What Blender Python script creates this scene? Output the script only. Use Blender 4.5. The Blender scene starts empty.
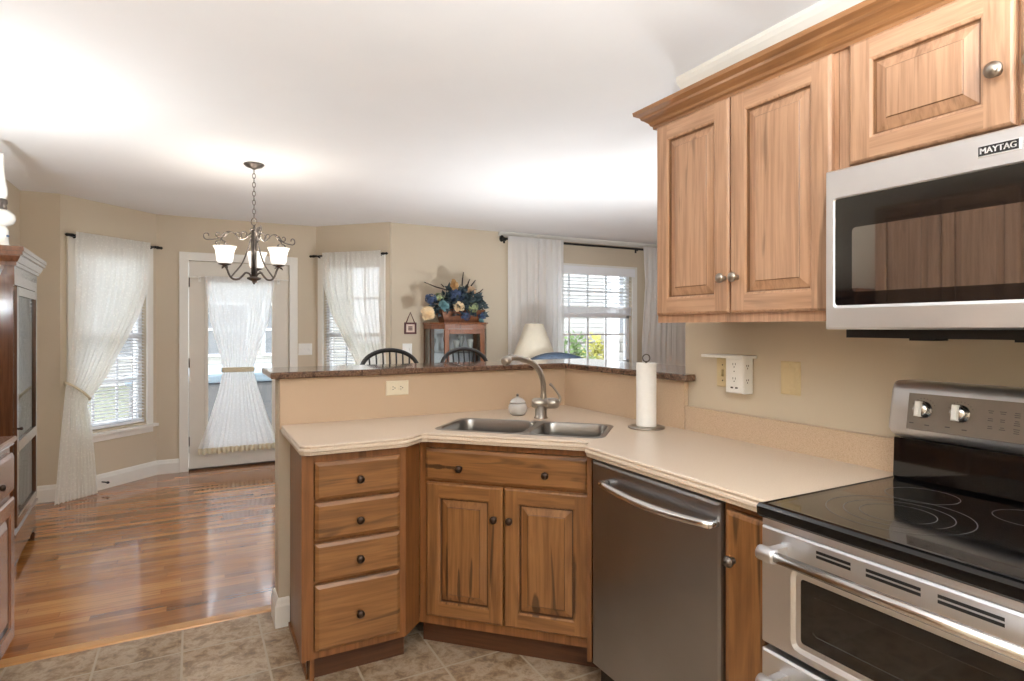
import bpy, bmesh, math, random
from mathutils import Vector, Matrix
from mathutils.geometry import tessellate_polygon

random.seed(7)
SC = bpy.context.scene
COL = SC.collection
PI = math.pi
SQ = math.sqrt(.5)

# ------------------------------------------------------------------ camera
H = 1.354
cam_data = bpy.data.cameras.new('camera')
cam = bpy.data.objects.new('camera', cam_data)
COL.objects.link(cam)
cam_data.sensor_width = 36.0
cam_data.lens = 598.0 / 1024.0 * 36.0
cam_data.shift_y = -13.0 / 1024.0
cam_data.clip_start = 0.02
cam.location = (0, 0, H)
cam.rotation_euler = (PI / 2, 0, -math.atan(320.0 / 598.0))
SC.camera = cam

# ------------------------------------------------------------------ world, sun, exposure
world = bpy.data.worlds.new('daylight')
SC.world = world
world.use_nodes = True
bg = world.node_tree.nodes['Background']
bg.inputs[0].default_value = (0.86, 0.93, 1.0, 1)
bg.inputs[1].default_value = 2.5
sun_d = bpy.data.lights.new('sun', 'SUN')
sun_d.energy = 0.4
sun_d.angle = 0.03
sun_d.color = (1.0, 0.95, 0.88)
sun = bpy.data.objects.new('sun', sun_d)
COL.objects.link(sun)
sun.rotation_euler = (math.radians(42), 0, math.radians(20))
sun.location = (0, -4, 8)
vs = SC.view_settings
vs.view_transform = 'Standard'
vs.look = 'None'
vs.exposure = 0.95
vs.gamma = 1.0
vs.use_curve_mapping = False
SC.cycles.use_denoising = True
SC.cycles.sample_clamp_indirect = 6.0
SC.cycles.diffuse_bounces = 6
SC.cycles.transparent_max_bounces = 16
KITCHEN_W = 175.0         # added unseen kitchen lamp, put in to brighten the ceiling
LIVING_W = 35.0          # added hidden lamp that fills the living room with light
CHANDELIER_W = 1.5       # watts per chandelier bulb


def bulb(name, loc, watts, size, col):
    ld = bpy.data.lights.new(name, 'POINT')
    ld.energy = watts
    ld.shadow_soft_size = size
    ld.color = col
    lo = bpy.data.objects.new(name, ld)
    COL.objects.link(lo)
    lo.location = loc
    return lo


CORNER_W = 27.0          # added out-of-view lamp lifting the bay walls and left ceiling
DINING_W = 34.0          # added lamp hidden behind the peninsula to brighten the dining area
bulb('corner_bulb', (-0.98, 3.34, 1.53), CORNER_W, 0.06, (0.89, 0.95, 1.0))
bulb('uplight_bulb', (2.3, 3.85, 0.90), DINING_W, 0.12, (0.89, 0.95, 1.0))
bulb('pendant_bulb', (0.30, -0.45, 1.645), KITCHEN_W, 0.03, (0.89, 0.95, 1.0))
bulb('torchiere_bulb', (3.45, 2.85, 1.485), LIVING_W, 0.1, (0.89, 0.95, 1.0))


# ------------------------------------------------------------------ materials
def srgb(r, g, b):
    def f(c):
        c /= 255.0
        return c / 12.92 if c <= 0.04045 else ((c + 0.055) / 1.055) ** 2.4
    return (f(r), f(g), f(b), 1)


class NT:
    def __init__(s, name):
        s.m = bpy.data.materials.new(name)
        s.m.use_nodes = True
        s.t = s.m.node_tree
        s.n = s.t.nodes
        s.b = s.n['Principled BSDF']
        s.out = s.n['Material Output']

    def N(s, typ, **kw):
        n = s.n.new('ShaderNode' + typ)
        for k, v in kw.items():
            setattr(n, k, v)
        return n

    def L(s, a, b):
        s.t.links.new(a, b)

    def val(s, x, sock):
        if hasattr(x, 'links') or hasattr(x, 'is_linked'):
            s.L(x, sock)
        else:
            sock.default_value = x

    def math(s, op, a, b=0.0, c=None):
        n = s.N('Math', operation=op)
        s.val(a, n.inputs[0])
        s.val(b, n.inputs[1])
        if c is not None:
            s.val(c, n.inputs[2])
        return n.outputs[0]

    def coord(s, scale=(1, 1, 1), rand=True, loc=(0, 0, 0)):
        tc = s.N('TexCoord')
        v = tc.outputs['Object']
        if rand:
            oi = s.N('ObjectInfo')
            r = s.math('MULTIPLY', oi.outputs['Random'], 37.0)
            cb = s.N('CombineXYZ')
            for i in range(3):
                s.L(r, cb.inputs[i])
            ad = s.N('VectorMath', operation='ADD')
            s.L(v, ad.inputs[0])
            s.L(cb.outputs[0], ad.inputs[1])
            v = ad.outputs[0]
        mp = s.N('Mapping')
        mp.inputs['Scale'].default_value = scale
        mp.inputs['Location'].default_value = loc
        s.L(v, mp.inputs[0])
        return mp.outputs[0]

    def noise(s, vec, scale=1.0, detail=4.0, rough=0.55, dist=0.0):
        n = s.N('TexNoise')
        s.L(vec, n.inputs['Vector'])
        n.inputs['Scale'].default_value = scale
        n.inputs['Detail'].default_value = detail
        n.inputs['Roughness'].default_value = rough
        n.inputs['Distortion'].default_value = dist
        return n.outputs[0]

    def ramp(s, fac, stops):
        n = s.N('ValToRGB')
        e = n.color_ramp.elements
        while len(e) > 1:
            e.remove(e[-1])
        e[0].position, e[0].color = stops[0][0], stops[0][1]
        for p, c in stops[1:]:
            x = e.new(p)
            x.color = c
        s.L(fac, n.inputs[0])
        return n.outputs[0]

    def mix(s, fac, a, b, mode='MIX'):
        n = s.N('Mix', data_type='RGBA', blend_type=mode)
        s.val(fac, n.inputs[0])
        s.val(a, n.inputs[6])
        s.val(b, n.inputs[7])
        return n.outputs[2]

    def bump(s, h, strength=0.2, dist=0.002):
        n = s.N('Bump')
        n.inputs['Strength'].default_value = strength
        n.inputs['Distance'].default_value = dist
        s.L(h, n.inputs['Height'])
        s.L(n.outputs[0], s.b.inputs['Normal'])

    def set(s, **kw):
        nm = dict(color='Base Color', rough='Roughness', metal='Metallic', coat='Coat Weight', coat_rough='Coat Roughness',
                  spec='Specular IOR Level', emit='Emission Color', emit_s='Emission Strength', trans='Transmission Weight', alpha='Alpha', coat_ior='Coat IOR',
                  ior='IOR', sheen='Sheen Weight', sss='Subsurface Weight', aniso='Anisotropic')
        for k, v in kw.items():
            s.val(v, s.b.inputs[nm[k]])
        return s


def plain(name, col, rough=0.5, var=0.06, scale=8.0, bump=0.0, **kw):
    m = NT(name)
    n = m.noise(m.coord(rand=True), scale, 4)
    c = Vector(col[:3])
    lo = tuple(c * (1 - var)) + (1,)
    hi = tuple(min(1, x) for x in c * (1 + var)) + (1,)
    m.set(color=m.ramp(n, [(0.3, lo), (0.7, hi)]), rough=rough, **kw)
    if bump:
        m.bump(n, bump)
    return m.m


def wood(name, light, mid, dark, horiz=False, rough=0.36, streak=0.55, coat=0.25):
    m = NT(name)
    g = (2.6, 2.6, 70.0) if horiz else (70.0, 70.0, 2.6)
    w = (1.5, 1.5, 17.0) if horiz else (17.0, 17.0, 1.5)
    fine = m.noise(m.coord(g), 1.0, 8, 0.62, 0.7)
    broad = m.noise(m.coord(w), 1.0, 3, 0.5, 0.9)
    base = m.ramp(broad, [(0.28, mid), (0.5, light), (0.72, mid)])
    st = m.ramp(m.noise(m.coord(w, loc=(9, 4, 2)), 0.75, 2, 0.5, 1.6), [(0.63, (0, 0, 0, 1)), (0.70, (1, 1, 1, 1))])
    base = m.mix(m.math('MULTIPLY', st, streak), base, dark)
    gr = m.ramp(fine, [(0.36, (0.60, 0.53, 0.47, 1)), (0.56, (1, 1, 1, 1))])
    m.set(color=m.mix(0.6, base, gr, 'MULTIPLY'), rough=rough, coat=coat, coat_rough=0.22)
    m.bump(fine, 0.06, 0.001)
    return m.m


def add_streaks(base, name, spots, off, dark):
    """the same wood with dark mineral streaks of their own shape: (a, z, half width, half height) on the diagonal face"""
    m2 = base.copy()
    m2.name = name
    m = NT.__new__(NT)
    m.m, m.t, m.n = m2, m2.node_tree, m2.node_tree.nodes
    m.b, m.out = m.n['Principled BSDF'], m.n['Material Output']
    src = m.b.inputs['Base Color'].links[0].from_socket
    tc = m.N('TexCoord')
    sp_ = m.N('SeparateXYZ')
    m.L(tc.outputs['Object'], sp_.inputs[0])
    a = m.math('MULTIPLY', m.math('SUBTRACT', sp_.outputs[0], sp_.outputs[1]), SQ)
    nz = m.noise(m.coord((22, 22, 9), rand=False), 1.0, 4)
    col = src
    for ac, zc, ha, hz in spots:
        u = m.math('DIVIDE', m.math('SUBTRACT', a, ac + off), ha)
        v = m.math('DIVIDE', m.math('SUBTRACT', sp_.outputs[2], zc), hz)
        d = m.math('ADD', m.math('ADD', m.math('MULTIPLY', u, u), m.math('MULTIPLY', v, v)), m.math('MULTIPLY', nz, 1.1))
        col = m.mix(m.ramp(d, [(0.75, (0.8, 0.8, 0.8, 1)), (1.0, (0, 0, 0, 1))]), col, dark)
    m.L(col, m.b.inputs['Base Color'])
    return m2


M = {}
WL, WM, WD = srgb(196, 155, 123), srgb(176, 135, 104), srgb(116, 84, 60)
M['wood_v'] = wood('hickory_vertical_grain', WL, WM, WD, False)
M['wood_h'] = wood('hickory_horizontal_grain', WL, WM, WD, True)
BL, BM, BD = srgb(148, 103, 60), srgb(116, 77, 43), srgb(56, 34, 20)  # same hickory, darkened: the dimmer light low down is in the colour
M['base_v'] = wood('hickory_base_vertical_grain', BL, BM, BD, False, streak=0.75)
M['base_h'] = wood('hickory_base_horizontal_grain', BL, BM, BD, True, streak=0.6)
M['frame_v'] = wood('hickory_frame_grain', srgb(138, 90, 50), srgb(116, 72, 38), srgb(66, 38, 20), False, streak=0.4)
SO = -(1.3 - 2.4) * SQ
M['streak_drawer'] = add_streaks(M['base_h'], 'hickory_streaked_drawer', [(-1.03, 0.771, 0.15, 0.016)], SO, BD)
M['streak_left'] = add_streaks(M['base_v'], 'hickory_streaked_left_door', [(-0.985, 0.32, 0.012, 0.22), (-0.93, 0.27, 0.010, 0.12)], SO, BD)
M['streak_right'] = add_streaks(M['base_v'], 'hickory_streaked_right_door', [(-0.447, 0.36, 0.022, 0.22), (-0.60, 0.23, 0.028, 0.10)], SO, BD)
M['glaze'] = wood('glazed_groove', srgb(84, 52, 30), srgb(72, 44, 25), srgb(50, 30, 17), False, streak=0.2)  # darker wood tone for the grooves of the door panels
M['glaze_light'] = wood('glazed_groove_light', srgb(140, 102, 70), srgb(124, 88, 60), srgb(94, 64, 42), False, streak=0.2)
M['kick'] = wood('stained_toe_kick', srgb(92, 56, 33), srgb(76, 44, 25), srgb(48, 27, 15), True, streak=0.3)
M['crown'] = wood('hickory_crown', srgb(152, 106, 66), srgb(130, 88, 52), srgb(84, 52, 30), True, streak=0.3)
M['walnut'] = wood('dark_china_cabinet_wood', srgb(98, 62, 40), srgb(78, 48, 30), srgb(44, 26, 16), False, rough=0.2, coat=0.9)
M['hutchwood'] = wood('glossy_hutch_wood', srgb(150, 100, 74), srgb(130, 84, 60), srgb(84, 50, 34), False, rough=0.2, coat=0.9)
M['cherry'] = wood('orange_curio_wood', srgb(136, 82, 46), srgb(112, 64, 34), srgb(70, 36, 18), False, rough=0.3)

m = NT('wall_paint_beige')
n = m.noise(m.coord(rand=False), 90, 3)
n2 = m.noise(m.coord(rand=False), 1.2, 2)
m.set(color=m.ramp(n2, [(0.3, srgb(206, 193, 172)), (0.7, srgb(210, 198, 178))]), rough=0.75, spec=0.25)
m.bump(n, 0.05, 0.001)
M['wall'] = m.m
M['ceiling'] = plain('ceiling_paint_white', srgb(240, 240, 240), 0.9, 0.01, 3, spec=0.1)
M['trim'] = plain('white_trim_paint', srgb(238, 236, 230), 0.4, 0.015, 5)
M['door_paint'] = plain('door_paint_offwhite', srgb(226, 221, 211), 0.42, 0.015, 5)
M['vinyl'] = plain('white_window_vinyl', srgb(244, 246, 250), 0.35, 0.01, 5)

# beige solid-surface counter with fine speckle
m = NT('beige_counter')
f1 = m.noise(m.coord(rand=False), 340, 3, 0.7)
f2 = m.noise(m.coord(rand=False), 3, 3)
c = m.ramp(f1, [(0.34, srgb(190, 168, 142)), (0.47, srgb(209, 192, 174)), (0.6, srgb(214, 198, 181)), (0.7, srgb(228, 215, 200))])
m.set(color=m.mix(m.math('MULTIPLY', f2, 0.12), c, srgb(202, 182, 156)), rough=0.3, spec=0.45)
M['counter'] = m.m
m = NT('beige_backsplash')
f1 = m.noise(m.coord(rand=False), 420, 3, 0.7)
m.set(color=m.ramp(f1, [(0.34, srgb(176, 150, 124)), (0.47, srgb(202, 177, 150)), (0.6, srgb(207, 184, 157)), (0.7, srgb(222, 204, 182))]), rough=0.34)
M['splash'] = m.m
# brown granite
m = NT('brown_granite')
f1 = m.noise(m.coord(rand=False), 130, 6, 0.75)
f2 = m.noise(m.coord(rand=False), 46, 4, 0.6)
c = m.ramp(f1, [(0.34, srgb(38, 24, 18)), (0.46, srgb(98, 70, 54)), (0.56, srgb(120, 90, 70)), (0.66, srgb(168, 138, 114))])
m.set(color=m.mix(m.ramp(f2, [(0.55, (0, 0, 0, 1)), (0.62, (1, 1, 1, 1))]), c, srgb(66, 42, 32)), rough=0.12, coat=0.5, coat_rough=0.05)
M['granite'] = m.m


def tile_floor():
    m = NT('slate_look_floor_tile')
    tc = m.N('TexCoord')
    sep = m.N('SeparateXYZ')
    m.L(tc.outputs['Object'], sep.inputs[0])
    S = 0.3085
    ux = m.math('DIVIDE', m.math('SUBTRACT', sep.outputs[0], 0.272 - 12 * S), S)
    uy = m.math('DIVIDE', m.math('SUBTRACT', sep.outputs[1], 2.848 - 20 * S), S)
    fx, fy = m.math('FRACT', ux), m.math('FRACT', uy)
    ex = m.math('MINIMUM', fx, m.math('SUBTRACT', 1.0, fx))
    ey = m.math('MINIMUM', fy, m.math('SUBTRACT', 1.0, fy))
    e = m.math('MINIMUM', ex, ey)
    cb = m.N('CombineXYZ')
    m.L(m.math('FLOOR', ux), cb.inputs[0])
    m.L(m.math('FLOOR', uy), cb.inputs[1])
    wn = m.N('TexWhiteNoise', noise_dimensions='3D')
    m.L(cb.outputs[0], wn.inputs['Vector'])
    off = m.N('VectorMath', operation='SCALE')
    m.L(wn.outputs['Color'], off.inputs[0])
    off.inputs['Scale'].default_value = 20
    ad = m.N('VectorMath', operation='ADD')
    m.L(tc.outputs['Object'], ad.inputs[0])
    m.L(off.outputs[0], ad.inputs[1])
    n1 = m.noise(ad.outputs[0], 17, 8, 0.7, 0.3)
    n2 = m.noise(ad.outputs[0], 4, 4, 0.6, 0.4)
    c = m.ramp(n1, [(0.32, srgb(78, 58, 40)), (0.43, srgb(132, 104, 74)), (0.5, srgb(164, 140, 112)), (0.57, srgb(186, 166, 142)), (0.68, srgb(136, 116, 94))])
    c2 = m.ramp(n2, [(0.35, srgb(120, 92, 58)), (0.65, srgb(176, 164, 150))])
    c = m.mix(0.3, c, c2)
    bright = m.math('ADD', 0.9, m.math('MULTIPLY', wn.outputs['Value'], 0.2))
    cbx = m.N('CombineXYZ')
    for i in range(3):
        m.L(bright, cbx.inputs[i])
    c = m.mix(1.0, c, cbx.outputs[0], 'MULTIPLY')
    g = m.ramp(e, [(0.012, (0, 0, 0, 1)), (0.017, (1, 1, 1, 1))])
    m.set(color=m.mix(g, srgb(176, 162, 142), c), rough=m.math('ADD', 0.28, m.math('MULTIPLY', n1, 0.25)))
    hh = m.math('ADD', m.math('MULTIPLY', n1, 0.4), m.math('MULTIPLY', g, 0.7))
    m.bump(hh, 0.35, 0.003)
    return m.m


def plank_floor():
    m = NT('oak_strip_floor')
    tc = m.N('TexCoord')
    sep = m.N('SeparateXYZ')
    m.L(tc.outputs['Object'], sep.inputs[0])
    W = 0.0572
    row = m.math('DIVIDE', m.math('ADD', sep.outputs[1], 5.0), W)
    rid = m.math('FLOOR', row)
    rf = m.math('FRACT', row)
    wn = m.N('TexWhiteNoise', noise_dimensions='1D')
    m.L(rid, wn.inputs['W'])
    xs = m.math('DIVIDE', m.math('ADD', m.math('ADD', sep.outputs[0], 40.0), m.math('MULTIPLY', wn.outputs['Value'], 7.3)), 0.85)
    xid = m.math('FLOOR', xs)
    xf = m.math('FRACT', xs)
    cb = m.N('CombineXYZ')
    m.L(rid, cb.inputs[0])
    m.L(xid, cb.inputs[1])
    w2 = m.N('TexWhiteNoise', noise_dimensions='3D')
    m.L(cb.outputs[0], w2.inputs['Vector'])
    c = m.ramp(w2.outputs['Value'], [(0.0, srgb(134, 80, 38)), (0.3, srgb(166, 106, 54)), (0.6, srgb(182, 120, 64)), (0.85, srgb(198, 138, 80)), (1.0, srgb(152, 94, 47))])
    sc = m.N('VectorMath', operation='SCALE')
    m.L(w2.outputs['Color'], sc.inputs[0])
    sc.inputs['Scale'].default_value = 30
    ad = m.N('VectorMath', operation='ADD')
    m.L(tc.outputs['Object'], ad.inputs[0])
    m.L(sc.outputs[0], ad.inputs[1])
    mp = m.N('Mapping')
    mp.inputs['Scale'].default_value = (2.5, 42, 1)
    m.L(ad.outputs[0], mp.inputs[0])
    g = m.noise(mp.outputs[0], 1.0, 7, 0.62, 1.2)
    c = m.mix(0.75, c, m.ramp(g, [(0.34, (0.56, 0.48, 0.42, 1)), (0.56, (1, 1, 1, 1))]), 'MULTIPLY')
    ey = m.math('MINIMUM', rf, m.math('SUBTRACT', 1.0, rf))
    ex = m.math('MULTIPLY', m.math('MINIMUM', xf, m.math('SUBTRACT', 1.0, xf)), 0.85 / W)
    e = m.ramp(m.math('MINIMUM', ex, ey), [(0.008, (0, 0, 0, 1)), (0.034, (1, 1, 1, 1))])
    c = m.mix(e, srgb(138, 90, 48), c)
    m.set(color=c, rough=m.math('ADD', 0.13, m.math('MULTIPLY', g, 0.09)), coat=0.55, coat_rough=0.07)
    m.bump(e, 0.12, 0.001)
    return m.m


M['tile'] = tile_floor()
M['plank'] = plank_floor()
M['strip'] = wood('oak_threshold', srgb(208, 156, 96), srgb(194, 140, 82), srgb(130, 80, 42), True, rough=0.28)


def steel(name, col, rough=0.3, scale=(4, 4, 260)):
    m = NT(name)
    n = m.noise(m.coord(scale), 1, 4, 0.6)
    big = m.noise(m.coord((3, 3, 3)), 1, 3)
    c = Vector(col[:3])
    m.set(color=m.ramp(big, [(0.3, tuple(c * 0.9) + (1,)), (0.7, tuple(c) + (1,))]), metal=1.0,
          rough=m.math('ADD', rough - 0.06, m.math('MULTIPLY', n, 0.12)))
    m.bump(n, 0.03, 0.0005)
    return m.m


M['steel'] = steel('brushed_stainless', srgb(228, 229, 232), 0.42)
M['steel_dw'] = steel('dishwasher_stainless', srgb(168, 170, 174), 0.32)
M['sink_steel'] = steel('sink_stainless', srgb(150, 148, 146), 0.3, (120, 120, 6))
M['nickel'] = steel('brushed_nickel', srgb(176, 168, 158), 0.32, (60, 60, 60))
M['chrome_bar'] = steel('satin_handle_steel', srgb(214, 212, 210), 0.24, (30, 30, 30))
M['bronze'] = plain('dark_bronze', srgb(74, 60, 52), 0.32, 0.12, 40, metal=0.85)
M['pewter'] = plain('pewter_metal', srgb(112, 104, 98), 0.35, 0.15, 30, metal=0.9)
M['black_metal'] = plain('black_metal', srgb(34, 32, 32), 0.4, 0.1, 20, metal=0.5)
M['black_paint'] = plain('black_chair_paint', srgb(30, 29, 31), 0.35, 0.1, 20, coat=0.3)
M['black_glass'] = plain('black_ceramic_glass', srgb(10, 10, 12), 0.08, 0.1, 4, coat=0.6, coat_rough=0.03)
M['black_plastic'] = plain('black_plastic', srgb(22, 22, 24), 0.4, 0.1, 30)
M['oven_glass'] = plain('oven_window_glass', srgb(16, 14, 14), 0.06, 0.1, 4, coat=0.7, coat_rough=0.03)
M['mw_glass'] = plain('microwave_window_glass', srgb(40, 37, 36), 0.1, 0.05, 4, coat=1.0, coat_rough=0.02, coat_ior=3.0)
M['ring'] = plain('burner_ring_print', srgb(92, 92, 94), 0.3, 0.05, 20)
M['panel_grey'] = plain('range_panel_grey', srgb(136, 128, 120), 0.35, 0.05, 30, metal=0.6)
M['print_dark'] = plain('panel_print', srgb(52, 48, 46), 0.5, 0.05, 30)
M['badge_white'] = plain('badge_lettering', srgb(240, 240, 240), 0.35, 0.02, 30)
M['almond'] = plain('almond_plastic', srgb(214, 196, 154), 0.4, 0.02, 30)
M['ivory'] = plain('ivory_plastic', srgb(232, 222, 198), 0.4, 0.02, 30)
M['white_plastic'] = plain('white_plastic', srgb(240, 239, 235), 0.35, 0.02, 30)
M['slot'] = plain('socket_slot', srgb(60, 52, 44), 0.6, 0.05, 30)
M['paper'] = plain('paper_towel', srgb(246, 245, 242), 0.95, 0.02, 60, bump=0.2)
M['leather_blue'] = plain('blue_upholstery', srgb(60, 76, 96), 0.6, 0.25, 60, bump=0.3)
M['cream_shade'] = plain('cream_lamp_shade', srgb(226, 216, 196), 0.8, 0.03, 40)
M['grout'] = plain('concrete', srgb(178, 174, 168), 0.9, 0.08, 10)


def pane_glass(name, tint=(1, 1, 1, 1), refl=0.10):
    m = NT(name)
    t = m.N('BsdfTransparent')
    t.inputs[0].default_value = tint
    g = m.N('BsdfGlossy')
    g.inputs['Roughness'].default_value = 0.02
    nz = m.noise(m.coord(), 3, 2)
    f = m.N('Fresnel')
    f.inputs[0].default_value = 1.5
    fac = m.math('ADD', m.math('MULTIPLY', f.outputs[0], 0.8), m.math('MULTIPLY', nz, refl * 0.1))
    x = m.N('MixShader')
    m.L(fac, x.inputs[0])
    m.L(t.outputs[0], x.inputs[1])
    m.L(g.outputs[0], x.inputs[2])
    m.L(x.outputs[0], m.out.inputs[0])
    return m.m


M['glass'] = pane_glass('window_glass')
M['cab_glass'] = pane_glass('cabinet_glass', (0.86, 0.88, 0.88, 1), 0.4)


def sheer(name, col, open_=0.25, lace=False, trans=0.5):
    m = NT(name)
    d = m.N('BsdfDiffuse')
    t = m.N('BsdfTranslucent')
    tr = m.N('BsdfTransparent')
    weave = m.noise(m.coord((1, 1, 1)), 220, 2, 0.6)
    d.inputs[0].default_value = col
    t.inputs[0].default_value = col
    x = m.N('MixShader')
    x.inputs[0].default_value = trans
    m.L(d.outputs[0], x.inputs[1])
    m.L(t.outputs[0], x.inputs[2])
    if lace:
        v = m.N('TexVoronoi')
        m.L(m.coord((1, 1, 1)), v.inputs['Vector'])
        v.inputs['Scale'].default_value = 48
        spots = m.ramp(v.outputs['Distance'], [(0.2, (0.35, 0.35, 0.35, 1)), (0.4, (1, 1, 1, 1))])
        fac = m.math('MULTIPLY', spots, open_)
    else:
        fac = open_
    fac = m.math('MULTIPLY', fac, m.math('ADD', 0.7, m.math('MULTIPLY', weave, 0.6)))
    y = m.N('MixShader')
    m.L(fac, y.inputs[0])
    m.L(x.outputs[0], y.inputs[1])
    m.L(tr.outputs[0], y.inputs[2])
    m.L(y.outputs[0], m.out.inputs[0])
    return m.m


M['lace'] = sheer('ivory_lace', srgb(254, 253, 248), 0.13, True, 0.5)
M['door_sheer'] = sheer('white_sheer', srgb(254, 254, 254), 0.12, True, 0.5)
M['white_curtain'] = sheer('white_linen_sheer', srgb(252, 252, 252), 0.07, False, 0.45)
M['tie'] = plain('ivory_tie', srgb(226, 216, 190), 0.8, 0.05, 60)


def glow(name, col, strength):
    m = NT(name)
    nz = m.noise(m.coord(), 6, 3)
    m.set(color=col, rough=0.4, emit=m.ramp(nz, [(0.3, tuple(Vector(col[:3]) * 0.94) + (1,)), (0.7, col)]), emit_s=strength)
    return m.m


M['shade_glow'] = glow('lit_frosted_glass', srgb(255, 250, 242), 0.42)
M['bowl_glow_soft'] = glow('lit_amber_bowl', srgb(250, 246, 240), 0.8)
M['bowl_glow'] = glow('lit_frosted_bowl', srgb(255, 250, 242), 4.0)  # glowing bowls of the added fill lamps
m = NT('clear_cut_glass')
nz = m.noise(m.coord(), 60, 2)
m.set(color=(0.95, 0.94, 0.92, 1), rough=0.22, trans=0.62, ior=1.25)
m.bump(nz, 0.2, 0.002)
M['jar_glass'] = m.m
M['milk_glass'] = plain('milk_glass', srgb(244, 242, 236), 0.2, 0.03, 20, coat=0.5)
M['stone'] = plain('grey_stone', srgb(150, 146, 142), 0.95, 0.3, 9, bump=0.6)
M['siding'] = plain('neighbour_siding', srgb(176, 174, 170), 0.8, 0.04, 10)
M['shingle'] = plain('roof_shingle', srgb(120, 116, 112), 0.9, 0.15, 30)
M['lawn'] = plain('lawn_green', srgb(124, 128, 106), 0.95, 0.3, 14)
M['tub_grey'] = plain('tub_grey', srgb(128, 130, 134), 0.6, 0.06, 6)
M['tub_lid'] = plain('tub_lid_blue_grey', srgb(150, 170, 186), 0.5, 0.06, 6)
M['leaf_green'] = plain('shrub_green', srgb(92, 116, 62), 0.7, 0.3, 10)
M['leaf_yellow'] = plain('shrub_yellow', srgb(164, 160, 74), 0.7, 0.3, 10)
M['leaf_dark'] = plain('silk_leaf_dark', srgb(58, 74, 80), 0.6, 0.35, 20)
M['petal_cream'] = plain('petal_cream', srgb(236, 214, 176), 0.7, 0.12, 30)
M['petal_blue'] = plain('petal_blue', srgb(70, 86, 118), 0.7, 0.25, 30)
M['petal_green'] = plain('petal_green', srgb(152, 164, 122), 0.7, 0.15, 30)
M['petal_gold'] = plain('petal_gold', srgb(196, 156, 104), 0.7, 0.15, 30)
M['petal_tan'] = plain('petal_tan', srgb(202, 170, 138), 0.7, 0.15, 30)
M['petal_teal'] = plain('petal_teal', srgb(110, 148, 152), 0.7, 0.15, 30)
M['twig'] = plain('twig_brown', srgb(56, 42, 34), 0.8, 0.15, 30)
M['mat_cream'] = plain('sampler_cream', srgb(226, 206, 190), 0.8, 0.03, 30)
M['burgundy'] = plain('burgundy_frame', srgb(92, 44, 44), 0.5, 0.1, 30)


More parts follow.
